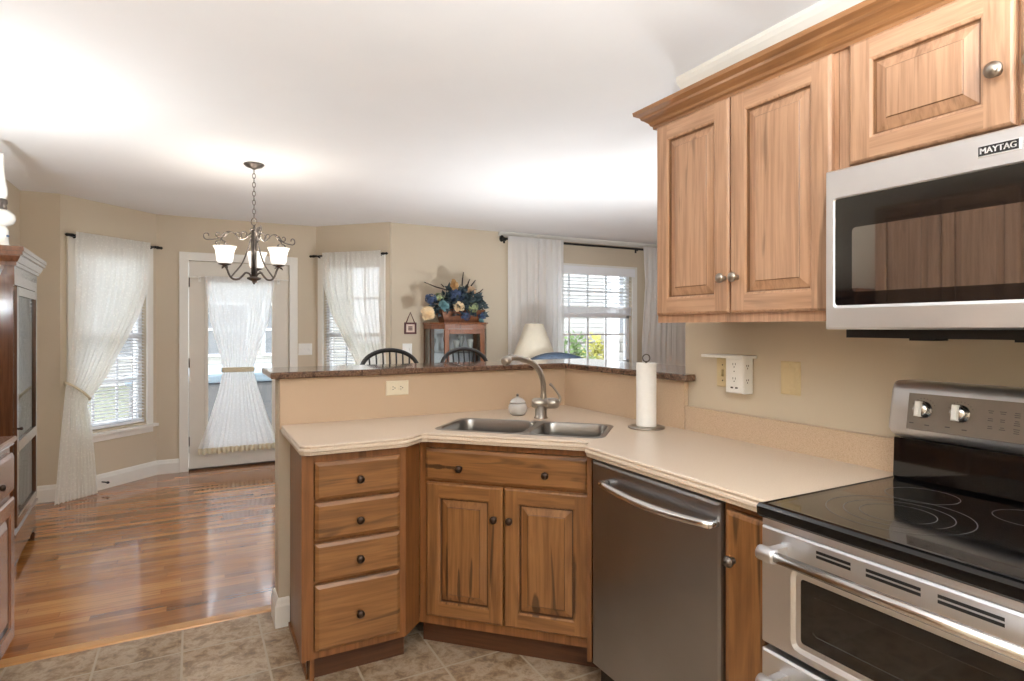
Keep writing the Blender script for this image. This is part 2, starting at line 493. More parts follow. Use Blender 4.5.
# ------------------------------------------------------------------ mesh helpers
class MB:
    def __init__(s):
        s.v, s.f, s.m = [], [], []
        s.mi = 0
        s.smooth = []
        s.sm = False

    def add(s, vs_, fs):
        o = len(s.v)
        s.v += [Vector(v) for v in vs_]
        for f in fs:
            s.f.append([o + i for i in f])
            s.m.append(s.mi)
            s.smooth.append(s.sm)
        return s

    def box(s, x0, x1, y0, y1, z0, z1, fr=None):
        p = [(x, y, z) for z in (z0, z1) for y in (y0, y1) for x in (x0, x1)]
        if fr:
            p = [fr(*q) for q in p]
        return s.add(p, [(0, 2, 3, 1), (4, 5, 7, 6), (0, 1, 5, 4), (2, 6, 7, 3), (0, 4, 6, 2), (1, 3, 7, 5)])

    def rings(s, rings, cap0=True, cap1=True, closed=True):
        n = len(rings[0])
        vs_ = [p for r in rings for p in r]
        fs = []
        for k in range(len(rings) - 1):
            for i in range(n if closed else n - 1):
                j = (i + 1) % n
                fs.append((k * n + i, k * n + j, (k + 1) * n + j, (k + 1) * n + i))
        if cap0:
            fs.append(tuple(range(n))[::-1])
        if cap1:
            fs.append(tuple((len(rings) - 1) * n + i for i in range(n)))
        return s.add(vs_, fs)

    def rbox(s, a0, a1, b0, b1, d0, d1, fr, ch=0.003):
        """box in a frame (a, b, d) with chamfered edges on the front (d1) side"""
        def r(i, d):
            return [fr(a0 + i, b0 + i, d), fr(a1 - i, b0 + i, d), fr(a1 - i, b1 - i, d), fr(a0 + i, b1 - i, d)]
        return s.rings([r(0, d0), r(0, d1 - ch), r(ch, d1)])

    def lathe(s, prof, c, axis=(0, 0, 1), seg=20, cap=True):
        ax = Vector(axis).normalized()
        t = Vector((1, 0, 0)) if abs(ax.x) < 0.9 else Vector((0, 1, 0))
        u = ax.cross(t).normalized()
        w = ax.cross(u)
        c = Vector(c)
        rs = [[c + ax * h + (u * math.cos(2 * PI * i / seg) + w * math.sin(2 * PI * i / seg)) * max(r, 1e-5) for i in range(seg)] for r, h in prof]
        old, s.sm = s.sm, True
        s.rings(rs, cap, cap)
        s.sm = old
        return s

    def tube(s, pts, rad, seg=8, closed=False):
        P = [Vector(p) for p in pts]
        n = len(P)
        R = rad if isinstance(rad, (list, tuple)) else [rad] * n
        T = []
        for i in range(n):
            a = P[(i - 1) % n] if (closed or i > 0) else P[i]
            b = P[(i + 1) % n] if (closed or i < n - 1) else P[i]
            d = b - a
            T.append(d.normalized() if d.length > 1e-9 else Vector((0, 0, 1)))
        t0 = T[0]
        nrm = t0.cross(Vector((0, 0, 1)))
        if nrm.length < 1e-3:
            nrm = t0.cross(Vector((1, 0, 0)))
        nrm.normalize()
        rs = []
        for i in range(n):
            nrm = (nrm - T[i] * nrm.dot(T[i]))
            if nrm.length < 1e-6:
                nrm = T[i].orthogonal()
            nrm.normalize()
            b = T[i].cross(nrm)
            rs.append([P[i] + (nrm * math.cos(2 * PI * k / seg) + b * math.sin(2 * PI * k / seg)) * R[i] for k in range(seg)])
        if closed:
            rs.append(rs[0])
        old, s.sm = s.sm, True
        s.rings(rs, not closed, not closed)
        s.sm = old
        return s

    def prism(s, poly, z0, z1):
        return s.rings([[(x, y, z0) for x, y in poly], [(x, y, z1) for x, y in poly]])

    def sheet(s, fn, nu, nv):
        vs_ = [fn(i / nu, j / nv) for j in range(nv + 1) for i in range(nu + 1)]
        fs = [(j * (nu + 1) + i, j * (nu + 1) + i + 1, (j + 1) * (nu + 1) + i + 1, (j + 1) * (nu + 1) + i) for j in range(nv) for i in range(nu)]
        old, s.sm = s.sm, True
        s.add(vs_, fs)
        s.sm = old
        return s

    def ball(s, c, r, seg=12, sq=(1, 1, 1)):
        c = Vector(c)
        rs = []
        for k in range(1, seg // 2):
            a = PI * k / (seg // 2)
            rs.append([c + Vector((r * math.sin(a) * math.cos(2 * PI * i / seg) * sq[0], r * math.sin(a) * math.sin(2 * PI * i / seg) * sq[1], -r * math.cos(a) * sq[2])) for i in range(seg)])
        old, s.sm = s.sm, True
        s.rings(rs)
        s.sm = old
        return s


def smooth(pts, n=5):
    P = [Vector(p) for p in pts]
    out = []
    for i in range(len(P) - 1):
        a, b, c, d = P[max(i - 1, 0)], P[i], P[i + 1], P[min(i + 2, len(P) - 1)]
        for k in range(n):
            t = k / n
            out.append(0.5 * ((2 * b) + (c - a) * t + (2 * a - 5 * b + 4 * c - d) * t * t + (3 * b - a - 3 * c + d) * t ** 3))
    out.append(P[-1])
    return out


WORLD_M = {}


def link(o, parent, mats):
    COL.objects.link(o)
    for x in (mats if isinstance(mats, (list, tuple)) else [mats]):
        o.data.materials.append(M[x] if isinstance(x, str) else x)
    if parent is not None:
        o.parent = parent


def obj(name, mb, mats, parent=None, local=False, bevel=0.0, solid=0.0, origin=None):
    """ONE mesh object. Vertices are in world space unless local=True (then in the thing's space)."""
    inv = None
    off = Vector((0, 0, 0))
    root = parent
    if parent is not None and not local:
        inv = WORLD_M[parent.name].inverted()
    me = bpy.data.meshes.new(name)
    vs_ = mb.v
    if parent is None:
        off = Vector(origin) if origin else Vector((0, 0, 0))
        vs_ = [v - off for v in vs_]
        if local:
            vs_, off = mb.v, Vector((0, 0, 0))
    elif inv is not None:
        vs_ = [inv @ v for v in vs_]
    me.from_pydata([tuple(v) for v in vs_], [], mb.f)
    for p, mi, sm in zip(me.polygons, mb.m, mb.smooth):
        p.material_index = mi
        p.use_smooth = sm
    bm = bmesh.new()
    bm.from_mesh(me)
    bmesh.ops.recalc_face_normals(bm, faces=bm.faces)
    bm.to_mesh(me)
    bm.free()
    o = bpy.data.objects.new(name, me)
    link(o, parent, mats)
    if parent is None:
        o.location = off
        WORLD_M[o.name] = Matrix.Translation(off)
    else:
        WORLD_M[o.name] = WORLD_M[parent.name].copy()
    if solid:
        md = o.modifiers.new('thickness', 'SOLIDIFY')
        md.thickness = solid
        md.offset = 0
    if bevel:
        md = o.modifiers.new('soft_edges', 'BEVEL')
        md.width = bevel
        md.segments = 2
        md.limit_method = 'ANGLE'
        md.angle_limit = math.radians(40)
        md.harden_normals = False
    return o


def thing(name, label, cat, loc=(0, 0, 0), rz=0.0, group=None):
    o = bpy.data.objects.new(name, None)
    o.empty_display_size = 0.1
    COL.objects.link(o)
    o.location = loc
    o.rotation_euler = (0, 0, rz)
    o['label'], o['category'] = label, cat
    if group:
        o['group'] = group
    WORLD_M[o.name] = Matrix.Translation(Vector(loc)) @ Matrix.Rotation(rz, 4, 'Z')
    return o


def tag(o, label, cat, group=None, kind=None):
    o['label'], o['category'] = label, cat
    if group:
        o['group'] = group
    if kind:
        o['kind'] = kind
    return o


def struct(name, mb, mats, **kw):
    o = obj(name, mb, mats, **kw)
    o['kind'] = 'structure'
    return o


def struct_empty(name, loc=(0, 0, 0)):
    o = bpy.data.objects.new(name, None)
    COL.objects.link(o)
    o.location = loc
    o['kind'] = 'structure'
    WORLD_M[o.name] = Matrix.Translation(Vector(loc))
    return o


def frame(O, ea, ed, eb=(0, 0, 1)):
    O, ea, ed, eb = Vector(O), Vector(ea), Vector(ed), Vector(eb)
    return lambda a, b, d: O + ea * a + eb * b + ed * d


# ------------------------------------------------------------------ room shell
XW = 1.90          # kitchen right wall
WALL_END = 1.945   # where the full-height kitchen wall stops
Y_FAR = 5.80
LW = -1.16


def ceil_z(y):
    return 2.452 - 0.0088 * y


def wall(name, p, q, openings=(), z1=2.56, t=0.12, flip=False, z0=0.0):
    """vertical wall from p to q; its room face is the line pq, thickness goes to the right of p->q (left if flip)."""
    p, q = Vector(p), Vector(q)
    e = (q - p)
    L = e.length
    e.normalize()
    nrm = Vector((e.y, -e.x)) * (-1 if flip else 1)
    fr = lambda a, b, d: (p.x + e.x * a + nrm.x * d, p.y + e.y * a + nrm.y * d, b)
    A = sorted({0.0, L} | {o[0] for o in openings} | {o[1] for o in openings})
    B = sorted({z0, z1} | {o[2] for o in openings} | {o[3] for o in openings})
    mb = MB()
    for i in range(len(A) - 1):
        for j in range(len(B) - 1):
            am, bm_ = (A[i] + A[i + 1]) / 2, (B[j] + B[j + 1]) / 2
            if any(o[0] < am < o[1] and o[2] < bm_ < o[3] for o in openings):
                continue
            mb.box(A[i], A[i + 1], 0, t, 0, 0, None) if False else None
            pts = [fr(a, b, d) for b in (B[j], B[j + 1]) for d in (0, t) for a in (A[i], A[i + 1])]
            mb.add(pts, [(0, 2, 3, 1), (4, 5, 7, 6), (0, 1, 5, 4), (2, 6, 7, 3), (0, 4, 6, 2), (1, 3, 7, 5)])
    return struct(name, mb, 'wall')


BL0, BL1 = (-0.91, 5.80), (-0.29, 6.40)
BR0, BR1 = (1.13, 6.40), (1.73, 5.80)
LBL = math.hypot(BL1[0] - BL0[0], BL1[1] - BL0[1])
LBR = math.hypot(BR1[0] - BR0[0], BR1[1] - BR0[1])
WB = (0.11, 0.757, 0.50, 2.02)                       # bay window opening along the facet
WBR = (LBR - 0.757, LBR - 0.11, 0.50, 2.02)
DO = (-0.29 + 0.262, -0.29 + 1.158, 0.0, 1.985)       # door opening measured along the bay centre wall
W3 = (3.64, 4.80, 0.90, 2.07)

mb = MB().box(-1.3, 2.02, -1.6, 3.07, -0.06, 0)
struct('floor_tile', mb, 'tile')
mb = MB()
mb.prism([(-1.3, 3.07), (6.4, 3.07), (6.4, 5.95), (1.8, 5.95), (1.09, 6.52), (-0.35, 6.52), (-0.99, 5.92), (-1.3, 5.92)], -0.06, 0)
mb.box(2.02, 6.4, -1.6, 3.07, -0.06, 0)
struct('floor_hardwood', mb, 'plank')
mb = MB().rings([[(x, 3.055, 0), (x, 3.058, 0.006), (x, 3.068, 0.008), (x, 3.115, 0.008), (x, 3.128, 0.0)] for x in (LW, 0.345)])
struct('trim_1', mb, 'strip')
mb = MB()
p = [(-1.4, -1.8), (6.6, -1.8), (6.6, 6.75), (-1.4, 6.75)]
mb.rings([[(x, y, ceil_z(y)) for x, y in p], [(x, y, ceil_z(y) + 0.12) for x, y in p]])
struct('ceiling', mb, 'ceiling')

wall('wall_right', (XW, -1.6), (XW, WALL_END))
wall('wall_back', (6.4, -1.6), (-1.3, -1.6))
wall('wall_left', (LW, Y_FAR), (LW, -1.6), flip=False)
wall('wall_left_return', (BL0[0], Y_FAR), (LW - 0.12, Y_FAR), flip=False)
wall('wall_bay_left', BL1, BL0, [(LBL - WB[1], LBL - WB[0], WB[2], WB[3])])
wall('wall_bay_center', (BR0[0], 6.40), (BL1[0], 6.40), [(BR0[0] - 0.868, BR0[0] + 0.028, 0.0, 1.985)])
wall('wall_bay_right', BR1, BR0, [(LBR - WBR[1], LBR - WBR[0], WBR[2], WBR[3])])
wall('wall_far', (6.4, Y_FAR + 0.03), (BR1[0], Y_FAR + 0.03), [(6.4 - W3[1], 6.4 - W3[0], W3[2], W3[3])])
wall('wall_living_side', (6.3, -1.6), (6.3, 5.95))

# half walls carrying the bar top (the one under the bar's left run is seen at its end)
HZ = 1.124
mb = MB().prism([(0.345, 2.885), (XW, 2.885), (XW, WALL_END), (2.02, WALL_END), (2.02, 3.005), (0.345, 3.005)], 0, HZ)
struct('wall_half', mb, 'wall')


def baseboard(name, pts, hgt=0.13, closed=False):
    """profile swept along pts (2-D); the profile grows to the LEFT of the path"""
    prof = [(0, 0), (0.016, 0), (0.016, hgt - 0.035), (0.012, hgt - 0.025), (0.009, hgt - 0.01), (0.004, hgt), (0, hgt)]
    P = [Vector(q) for q in pts]
    rs = []
    for i, q in enumerate(P):
        ns = []
        if i > 0:
            e = (P[i] - P[i - 1]).normalized()
            ns.append(Vector((-e.y, e.x)))
        if i < len(P) - 1:
            e = (P[i + 1] - P[i]).normalized()
            ns.append(Vector((-e.y, e.x)))
        n_ = sum(ns, Vector((0, 0))).normalized()
        k = 1.0 / max(0.3, n_.dot(ns[0]))
        rs.append([(q.x + n_.x * a * k, q.y + n_.y * a * k, b) for a, b in prof])
    struct(name, MB().rings(rs), 'trim')


baseboard('baseboard_left', [(-0.106, 6.40), BL1, BL0, (LW, Y_FAR), (LW, 3.1)])
baseboard('baseboard_right', [(6.3, Y_FAR + 0.03), (1.713, Y_FAR + 0.03), BR0, (0.945, 6.40)])
baseboard('baseboard_half', [(0.392, 2.885), (0.345, 2.885), (0.345, 3.005), (2.0, 3.005)])

# crown moulding of the kitchen wall and of the living-room part of the far wall
cp = [(0, 0), (0.012, 0), (0.02, 0.02), (0.045, 0.045), (0.055, 0.06), (0.055, 0.075), (0, 0.075)]
rs = []
for y in (-1.5, WALL_END):
    zc = ceil_z(y) - 0.075
    rs.append([(XW - a, y, zc + b) for a, b in cp])
struct('trim_2', MB().rings(rs), 'door_paint')
zc = ceil_z(Y_FAR) - 0.05
struct('trim_3', MB().rings([[(x, Y_FAR + 0.03 - a * 0.7, zc + b * 0.66) for a, b in cp] for x in (2.95, 6.3)]), 'trim')


# ------------------------------------------------------------------ windows and door
def bay_window(name, P, Q, op):
    """P->Q runs left to right seen from inside; op = opening (a0, a1, z0, z1)"""
    P, Q = Vector(P), Vector(Q)
    e = (Q - P).normalized()
    inn = Vector((e.y, -e.x))                       # into the room
    fr = frame((P.x, P.y, 0), (e.x, e.y, 0), (inn.x, inn.y, 0))
    a0, a1, z0, z1 = op
    t = struct_empty(name, (P.x + e.x * (a0 + a1) / 2, P.y + e.y * (a0 + a1) / 2, z0))
    mb = MB()
    w = 0.062
    mb.rbox(a0 - w, a0, z0 - 0.02, z1 + w, 0, 0.018, fr)
    mb.rbox(a1, a1 + w, z0 - 0.02, z1 + w, 0, 0.018, fr)
    mb.rbox(a0, a1, z1, z1 + w, 0, 0.018, fr)
    obj('casing', mb, 'trim', t)
    mb = MB().rbox(a0 - w - 0.03, a1 + w + 0.03, z0 - 0.045, z0 - 0.02, -0.0, 0.05, fr)
    obj('window_sill', mb, 'trim', t)
    mb = MB().rbox(a0 - w, a1 + w, z0 - 0.095, z0 - 0.045, 0, 0.016, fr)
    obj('apron', mb, 'trim', t)
    mb = MB()
    d0, d1 = -0.11, -0.05
    zm = (z0 + z1) / 2 + 0.02
    mb.box(a0, a0 + 0.035, z0, z1, d0, d1, fr)
    mb.box(a1 - 0.035, a1, z0, z1, d0, d1, fr)
    mb.box(a0, a1, z0, z0 + 0.045, d0, d1, fr)
    mb.box(a0, a1, z1 - 0.04, z1, d0, d1, fr)
    mb.box(a0, a1, zm - 0.025, zm + 0.025, d0, d1, fr)
    for lo, hi in ((z0, zm), (zm, z1)):
        mb.box(a0, a1, (lo + hi) / 2 - 0.008, (lo + hi) / 2 + 0.008, -0.09, -0.075, fr)
    for k in (1, 2):
        am = a0 + (a1 - a0) * k / 3
        mb.box(am - 0.008, am + 0.008, z0, z1, -0.089, -0.076, fr)
    obj('sash', mb, 'vinyl', t)
    mb = MB().box(a0, a1, z0, z1, -0.084, -0.081, fr)
    obj('pane', mb, 'glass', t)
    return fr


def blind(name, label, fr, a0, a1, ztop, zlow, pitch=0.028, depth=0.03, d=-0.03, stack=0.0, tilt=0.25):
    t = thing(name, label, 'window blind', tuple(fr((a0 + a1) / 2, zlow, d)))
    mb = MB()
    mb.rbox(a0, a1, ztop - 0.055, ztop, d - 0.02, d + 0.025, fr)
    obj('headrail', mb, 'vinyl', t)
    mb = MB()
    z = ztop - 0.075
    k = depth / 2
    while z > zlow + stack + 0.03:
        mb.add([fr(a0 + 0.006, z + tilt * k, d - k), fr(a1 - 0.006, z + tilt * k, d - k), fr(a1 - 0.006, z - tilt * k, d + k), fr(a0 + 0.006, z - tilt * k, d + k),
                fr(a0 + 0.006, z + tilt * k + 0.002, d - k), fr(a1 - 0.006, z + tilt * k + 0.002, d - k), fr(a1 - 0.006, z - tilt * k + 0.002, d + k), fr(a0 + 0.006, z - tilt * k + 0.002, d + k)],
               [(0, 1, 2, 3), (7, 6, 5, 4), (0, 4, 5, 1), (3, 2, 6, 7), (0, 3, 7, 4), (1, 5, 6, 2)])
        z -= pitch
    obj('slats', mb, 'vinyl', t)
    mb = MB()
    mb.rbox(a0 + 0.004, a1 - 0.004, zlow, zlow + 0.022, d - k, d + k, fr)
    z = zlow + 0.026
    while z < zlow + stack:
        mb.box(a0 + 0.006, a1 - 0.006, z, z + 0.006, d - k, d + k, fr)
        z += 0.009
    obj('bottom_rail', mb, 'vinyl', t)
    for f in (0.2, 0.8):
        am = a0 + (a1 - a0) * f
        obj('ladder_cord', MB().box(am - 0.0025, am + 0.0025, zlow + 0.01, ztop - 0.03, d + k + 0.001, d + k + 0.003, fr), 'vinyl', t)
    return t


frL = bay_window('window_1', BL0, BL1, WB)
frR = bay_window('window_2', BR0, BR1, WBR)
blind('window_blind', 'white horizontal blind in the window left of the glazed door', frL, WB[0] + 0.004, WB[1] - 0.004, 2.015, 0.505, d=-0.022)
blind('window_blind', 'white horizontal blind in the narrow window right of the glazed door', frR, WBR[0] + 0.004, WBR[1] - 0.004, 2.015, 0.505, d=-0.022)

# living-room window
fr3 = frame((0, Y_FAR + 0.03, 0), (1, 0, 0), (0, -1, 0))
a0, a1, z0, z1 = W3
t = struct_empty('window_3', ((a0 + a1) / 2, Y_FAR + 0.03, z0))
mb = MB()
for x0_, x1_, b0_, b1_ in ((a0 - 0.075, a0, z0 - 0.02, z1 + 0.03), (a1, a1 + 0.075, z0 - 0.02, z1 + 0.03), (a0, a1, z1, z1 + 0.03)):
    mb.rbox(x0_, x1_, b0_, b1_, 0, 0.018, fr3)
obj('casing', mb, 'trim', t)
obj('window_sill', MB().rbox(a0 - 0.1, a1 + 0.1, z0 - 0.045, z0 - 0.02, 0, 0.05, fr3), 'trim', t)
mb = MB()
zm = 1.50
for q in ((a0, a0 + 0.03, z0, z1), (a1 - 0.04, a1, z0, z1), (a0, a1, z0, z0 + 0.05), (a0, a1, z1 - 0.04, z1), (a0, a1, zm - 0.03, zm + 0.03)):
    mb.box(q[0], q[1], q[2], q[3], -0.11, -0.05, fr3)
for x in (3.925, 4.195, 4.465):
    mb.box(x - 0.009, x + 0.009, z0, z1, -0.092, -0.074, fr3)
for z in (1.27, 1.79):
    mb.box(a0, a1, z - 0.009, z + 0.009, -0.091, -0.075, fr3)
obj('sash', mb, 'vinyl', t)
obj('pane', MB().box(a0, a1, z0, z1, -0.085, -0.082, fr3), 'glass', t)
t = blind('window_blind', 'half raised white slatted blind with valance in the living room window', fr3, a0 + 0.004, a1 - 0.004, 2.06, 1.50, pitch=0.042, depth=0.045, d=-0.02, stack=0.10, tilt=0.28)
obj('valance', MB().rbox(a0 - 0.03, a1 + 0.03, 1.975, 2.075, 0.019, 0.035, fr3), 'vinyl', t)

# glazed exterior door
frD = frame((0, 6.40, 0), (1, 0, 0), (0, -1, 0))
t = struct_empty('door_1', (0.42, 6.40, 0))
mb = MB()
w = 0.078
dx0, dx1, dz1 = -0.028, 0.868, 1.985
mb.rbox(dx0 - w, dx0, 0, dz1 + w, 0, 0.02, frD)
mb.rbox(dx1, dx1 + w, 0, dz1 + w, 0, 0.02, frD)
mb.rbox(dx0, dx1, dz1, dz1 + w, 0, 0.02, frD)
obj('door_casing', mb, 'trim', t)
mb = MB()
gx0, gx1, gz0, gz1 = 0.125, 0.715, 0.20, 1.80
L0, L1 = dx0 + 0.004, dx1 - 0.004
for q in ((L0, gx0, 0.02, dz1 - 0.004), (gx1, L1, 0.02, dz1 - 0.004), (gx0, gx1, 0.02, gz0), (gx0, gx1, gz1, dz1 - 0.004)):
    mb.box(q[0], q[1], q[2], q[3], -0.05, -0.008, frD)
obj('door_slab', mb, 'door_paint', t)
mb = MB()
for q in ((gx0 - 0.02, gx0 + 0.012, gz0 - 0.02, gz1 + 0.02), (gx1 - 0.012, gx1 + 0.02, gz0 - 0.02, gz1 + 0.02), (gx0, gx1, gz0 - 0.02, gz0 + 0.012), (gx0, gx1, gz1 - 0.012, gz1 + 0.02)):
    mb.rbox(q[0], q[1], q[2], q[3], -0.008, 0.004, frD)
obj('glazing_frame', mb, 'door_paint', t)
obj('pane', MB().box(gx0, gx1, gz0, gz1, -0.032, -0.028, frD), 'glass', t)
for z in (0.28, 1.02, 1.78):
    obj('hinge', MB().tube([frD(dx0 + 0.002, z - 0.045, 0.002), frD(dx0 + 0.002, z + 0.045, 0.002)], 0.008), 'bronze', t)
obj('threshold', MB().box(dx0, dx1, 0.0, 0.018, -0.1, 0.015, frD), 'bronze', t)
mb = MB().lathe([(0.026, 0), (0.026, 0.006), (0.011, 0.012), (0.011, 0.035), (0.026, 0.045), (0.028, 0.06), (0.02, 0.07)], frD(0.80, 0.92, -0.008), (0, -1, 0))
obj('door_handle', mb, 'nickel', t)

# ------------------------------------------------------------------ cabinetry helpers


def door_panel(mb, fr, a0, a1, b0, b1, th=0.02, st=0.058):
    def r(i, d):
        return [fr(a0 + i, b0 + i, d), fr(a1 - i, b0 + i, d), fr(a1 - i, b1 - i, d), fr(a0 + i, b1 - i, d)]
    mb.mi = 0
    mb.rings([r(0, 0), r(0, th - 0.007), r(0.003, th - 0.003), r(0.008, th)], True, False)
    i = 0.008
    A0, A1, B0, B1 = a0 + i, a1 - i, b0 + i, b1 - i
    s0, s1, t0, t1 = a0 + st, a1 - st, b0 + st, b1 - st
    mb.add([fr(A0, B0, th), fr(s0, B0, th), fr(s0, B1, th), fr(A0, B1, th)], [(0, 1, 2, 3)])
    mb.add([fr(s1, B0, th), fr(A1, B0, th), fr(A1, B1, th), fr(s1, B1, th)], [(0, 1, 2, 3)])
    mb.mi = 1
    mb.add([fr(s0, B0, th), fr(s1, B0, th), fr(s1, t0, th), fr(s0, t0, th)], [(0, 1, 2, 3)])
    mb.add([fr(s0, t1, th), fr(s1, t1, th), fr(s1, B1, th), fr(s0, B1, th)], [(0, 1, 2, 3)])
    mb.mi = 0
    mb.rings([r(st, th), r(st + 0.006, th - 0.003), r(st + 0.007, th - 0.006)], False, False)
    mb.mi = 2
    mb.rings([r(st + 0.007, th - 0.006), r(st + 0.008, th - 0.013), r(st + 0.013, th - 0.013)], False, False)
    mb.mi = 0
    mb.rings([r(st + 0.013, th - 0.013), r(st + 0.040, th - 0.004)], False, False)
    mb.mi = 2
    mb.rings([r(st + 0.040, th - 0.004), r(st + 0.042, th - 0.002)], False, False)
    mb.mi = 0
    mb.rings([r(st + 0.042, th - 0.002), r(st + 0.043, th - 0.0015)], False, True)
    return mb


def slab_front(mb, fr, a0, a1, b0, b1, th=0.02):
    def r(i, d):
        return [fr(a0 + i, b0 + i, d), fr(a1 - i, b0 + i, d), fr(a1 - i, b1 - i, d), fr(a0 + i, b1 - i, d)]
    return mb.rings([r(0, 0), r(0, th - 0.009), r(0.004, th - 0.006), r(0.013, th)])


def knob(parent, fr, a, b, d, matn, r=0.016, ring=False):
    c = fr(a, b, d)
    ax = fr(0, 0, 1) - fr(0, 0, 0)
    prof = [(r * 0.55, 0), (r * 0.5, 0.004), (r * 0.36, 0.008), (r * 0.36, 0.014), (r * 0.85, 0.018), (r, 0.022), (r * 0.95, 0.027), (r * 0.6, 0.031), (r * 0.1, 0.033)]
    if ring:
        prof = [(r * 0.6, 0), (r * 0.5, 0.005), (r * 0.4, 0.012), (r * 0.95, 0.017), (r * 1.05, 0.021), (r * 1.0, 0.025), (r * 0.82, 0.0255), (r * 0.74, 0.029), (r * 0.4, 0.033), (r * 0.05, 0.034)]
    return obj('knob', MB().lathe(prof, c, ax, 18), matn, parent)


# ------------------------------------------------------------------ base cabinets of the peninsula and right run
CT, CB = 0.914, 0.876            # counter top and underside
CARC = CB - 0.002
# drawer base at the peninsula's free end
t = thing('drawer_cabinet', 'four-drawer hickory base cabinet at the free end of the peninsula', 'cabinet', (0.56, 2.62, 0))
mb = MB().box(0.395, 0.412, 2.372, 2.884, 0.0, CARC)
mb.box(0.385, 0.395, 2.40, 2.88, 0, 0.018)
obj('side_panel', mb, 'frame_v', t)
mb = MB()
for x0_, x1_, b0_, b1_ in ((0.375, 0.405, 0.10, CARC), (0.74, 0.765, 0.10, CARC), (0.405, 0.74, 0.843, CARC), (0.405, 0.74, 0.10, 0.13)):
    mb.box(x0_, x1_, 2.345, 2.372, b0_, b1_)
for z in (0.694, 0.541, 0.383):
    mb.box(0.405, 0.74, 2.348, 2.37, z - 0.012, z + 0.012)
mb.box(0.36, 0.375, 2.336, 2.40, 0.10, CARC)
obj('face_frame', mb, 'frame_v', t)
mb = MB().box(0.412, 0.74, 2.372, 2.86, 0.10, 0.118)
mb.box(0.412, 0.74, 2.84, 2.86, 0.118, CARC - 0.02)
obj('carcass', mb, 'frame_v', t)
obj('toe_kick', MB().box(0.39, 0.775, 2.398, 2.415, 0.0, 0.102), 'kick', t)
# angled return between the drawer base and the sink base
p0, p1 = Vector((0.765, 2.345)), Vector((0.855, 2.435))
mb = MB().prism([(p0.x, p0.y), (p1.x, p1.y), (p1.x - 0.012, p1.y + 0.012), (p0.x - 0.012, p0.y + 0.012)], 0.10, CARC)
obj('corner_stile', mb, 'frame_v', t)
fr = frame((0, 2.345, 0), (1, 0, 0), (0, -1, 0))
for b0_, b1_, zk in ((0.701, 0.843, 0.769), (0.548, 0.690, 0.612), (0.392, 0.536, 0.462), (0.130, 0.380, 0.250)):
    d = obj('drawer', slab_front(MB(), fr, 0.408, 0.737, b0_, b1_), 'base_h', t)
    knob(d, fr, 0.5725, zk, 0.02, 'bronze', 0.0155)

# diagonal sink base
def frdiag(c):
    return frame((c / 2, c / 2, 0), (SQ, -SQ, 0), (-SQ, -SQ, 0))
fr = frdiag(3.29)
t = thing('sink_cabinet', 'diagonal hickory sink cabinet with two doors below the double sink', 'cabinet', (1.3, 2.4, 0))
s0, s1 = -1.115, -0.380
mb = MB()
for a0_, a1_, b0_, b1_ in ((s0, -1.07, 0.10, CARC), (-0.40, s1, 0.10, CARC), (-1.07, -0.40, 0.848, CARC), (-1.07, -0.40, 0.10, 0.138), (-1.07, -0.40, 0.698, 0.716)):
    mb.box(a0_, a1_, b0_, b1_, -0.02, 0.0, fr)
obj('face_frame', mb, 'frame_v', t)
mb = MB().box(-1.11, -0.39, 0.10, 0.118, -0.3, -0.02, fr)
mb.box(-1.11, -1.095, 0.118, 0.70, -0.3, -0.02, fr)
mb.box(-0.405, -0.39, 0.118, 0.70, -0.3, -0.02, fr)
obj('carcass', mb, 'frame_v', t)
obj('toe_kick', MB().box(-1.122, -0.36, 0.0, 0.104, -0.066, -0.05, fr), 'kick', t)
# right-hand return beside the dishwasher
q0, q1 = Vector((1.376, 1.914)), Vector((1.308, 1.846))
mb = MB().prism([(q0.x, q0.y), (q1.x, q1.y), (q1.x + 0.012, q1.y - 0.012), (q0.x + 0.012, q0.y - 0.012)], 0.10, CARC)
obj('corner_stile', mb, 'frame_v', t)
d = obj('drawer', slab_front(MB(), fr, -1.083, -0.387, 0.713, 0.846), 'streak_drawer', t)
d['label'] = 'wide false drawer front with a dark mineral streak'
knob(d, fr, -0.922, 0.772, 0.02, 'bronze', 0.0155)
knob(d, fr, -0.558, 0.770, 0.02, 'bronze', 0.0155)
for a0_, a1_, ak in ((-1.078, -0.739, -0.772), (-0.733, -0.385, -0.706)):
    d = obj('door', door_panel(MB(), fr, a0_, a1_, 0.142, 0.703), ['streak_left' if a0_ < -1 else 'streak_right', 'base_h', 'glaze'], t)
    knob(d, fr, ak, 0.577, 0.02, 'bronze', 0.0155)

# dishwasher
DY0, DY1 = 1.195, 1.806
frX = lambda x: frame((x, 0, 0), (0, -1, 0), (-1, 0, 0))          # a = -y, facing -X
t = thing('dishwasher', 'stainless steel dishwasher under the counter beside the sink cabinet', 'dishwasher', (1.58, 1.5, 0))
obj('tub', MB().box(1.335, 1.86, DY0 + 0.01, DY1 - 0.01, 0.012, CARC - 0.005), 'black_plastic', t)
fr = frX(1.332)
def dwr(i, d):
    return [fr(-DY1 + i, 0.115 + i, d), fr(-DY0 - i, 0.115 + i, d), fr(-DY0 - i, 0.866 - i, d), fr(-DY1 + i, 0.866 - i, d)]
obj('door_panel', MB().rings([dwr(0, 0), dwr(0, 0.022), dwr(0.003, 0.029), dwr(0.012, 0.032)]), 'steel_dw', t)
mb = MB()
hp = []
for i in range(17):
    f = i / 16
    a = -1.712 + f * 0.505
    bow = math.sin(PI * f) * 0.022
    hp.append(fr(a, 0.792 + 0.008 * math.sin(PI * f) * -1 + 0.012, 0.062 + bow))
ring_ = [0.012 + 0.002 * math.sin(PI * i / 16) for i in range(17)]
mb.tube(hp, ring_, 12)
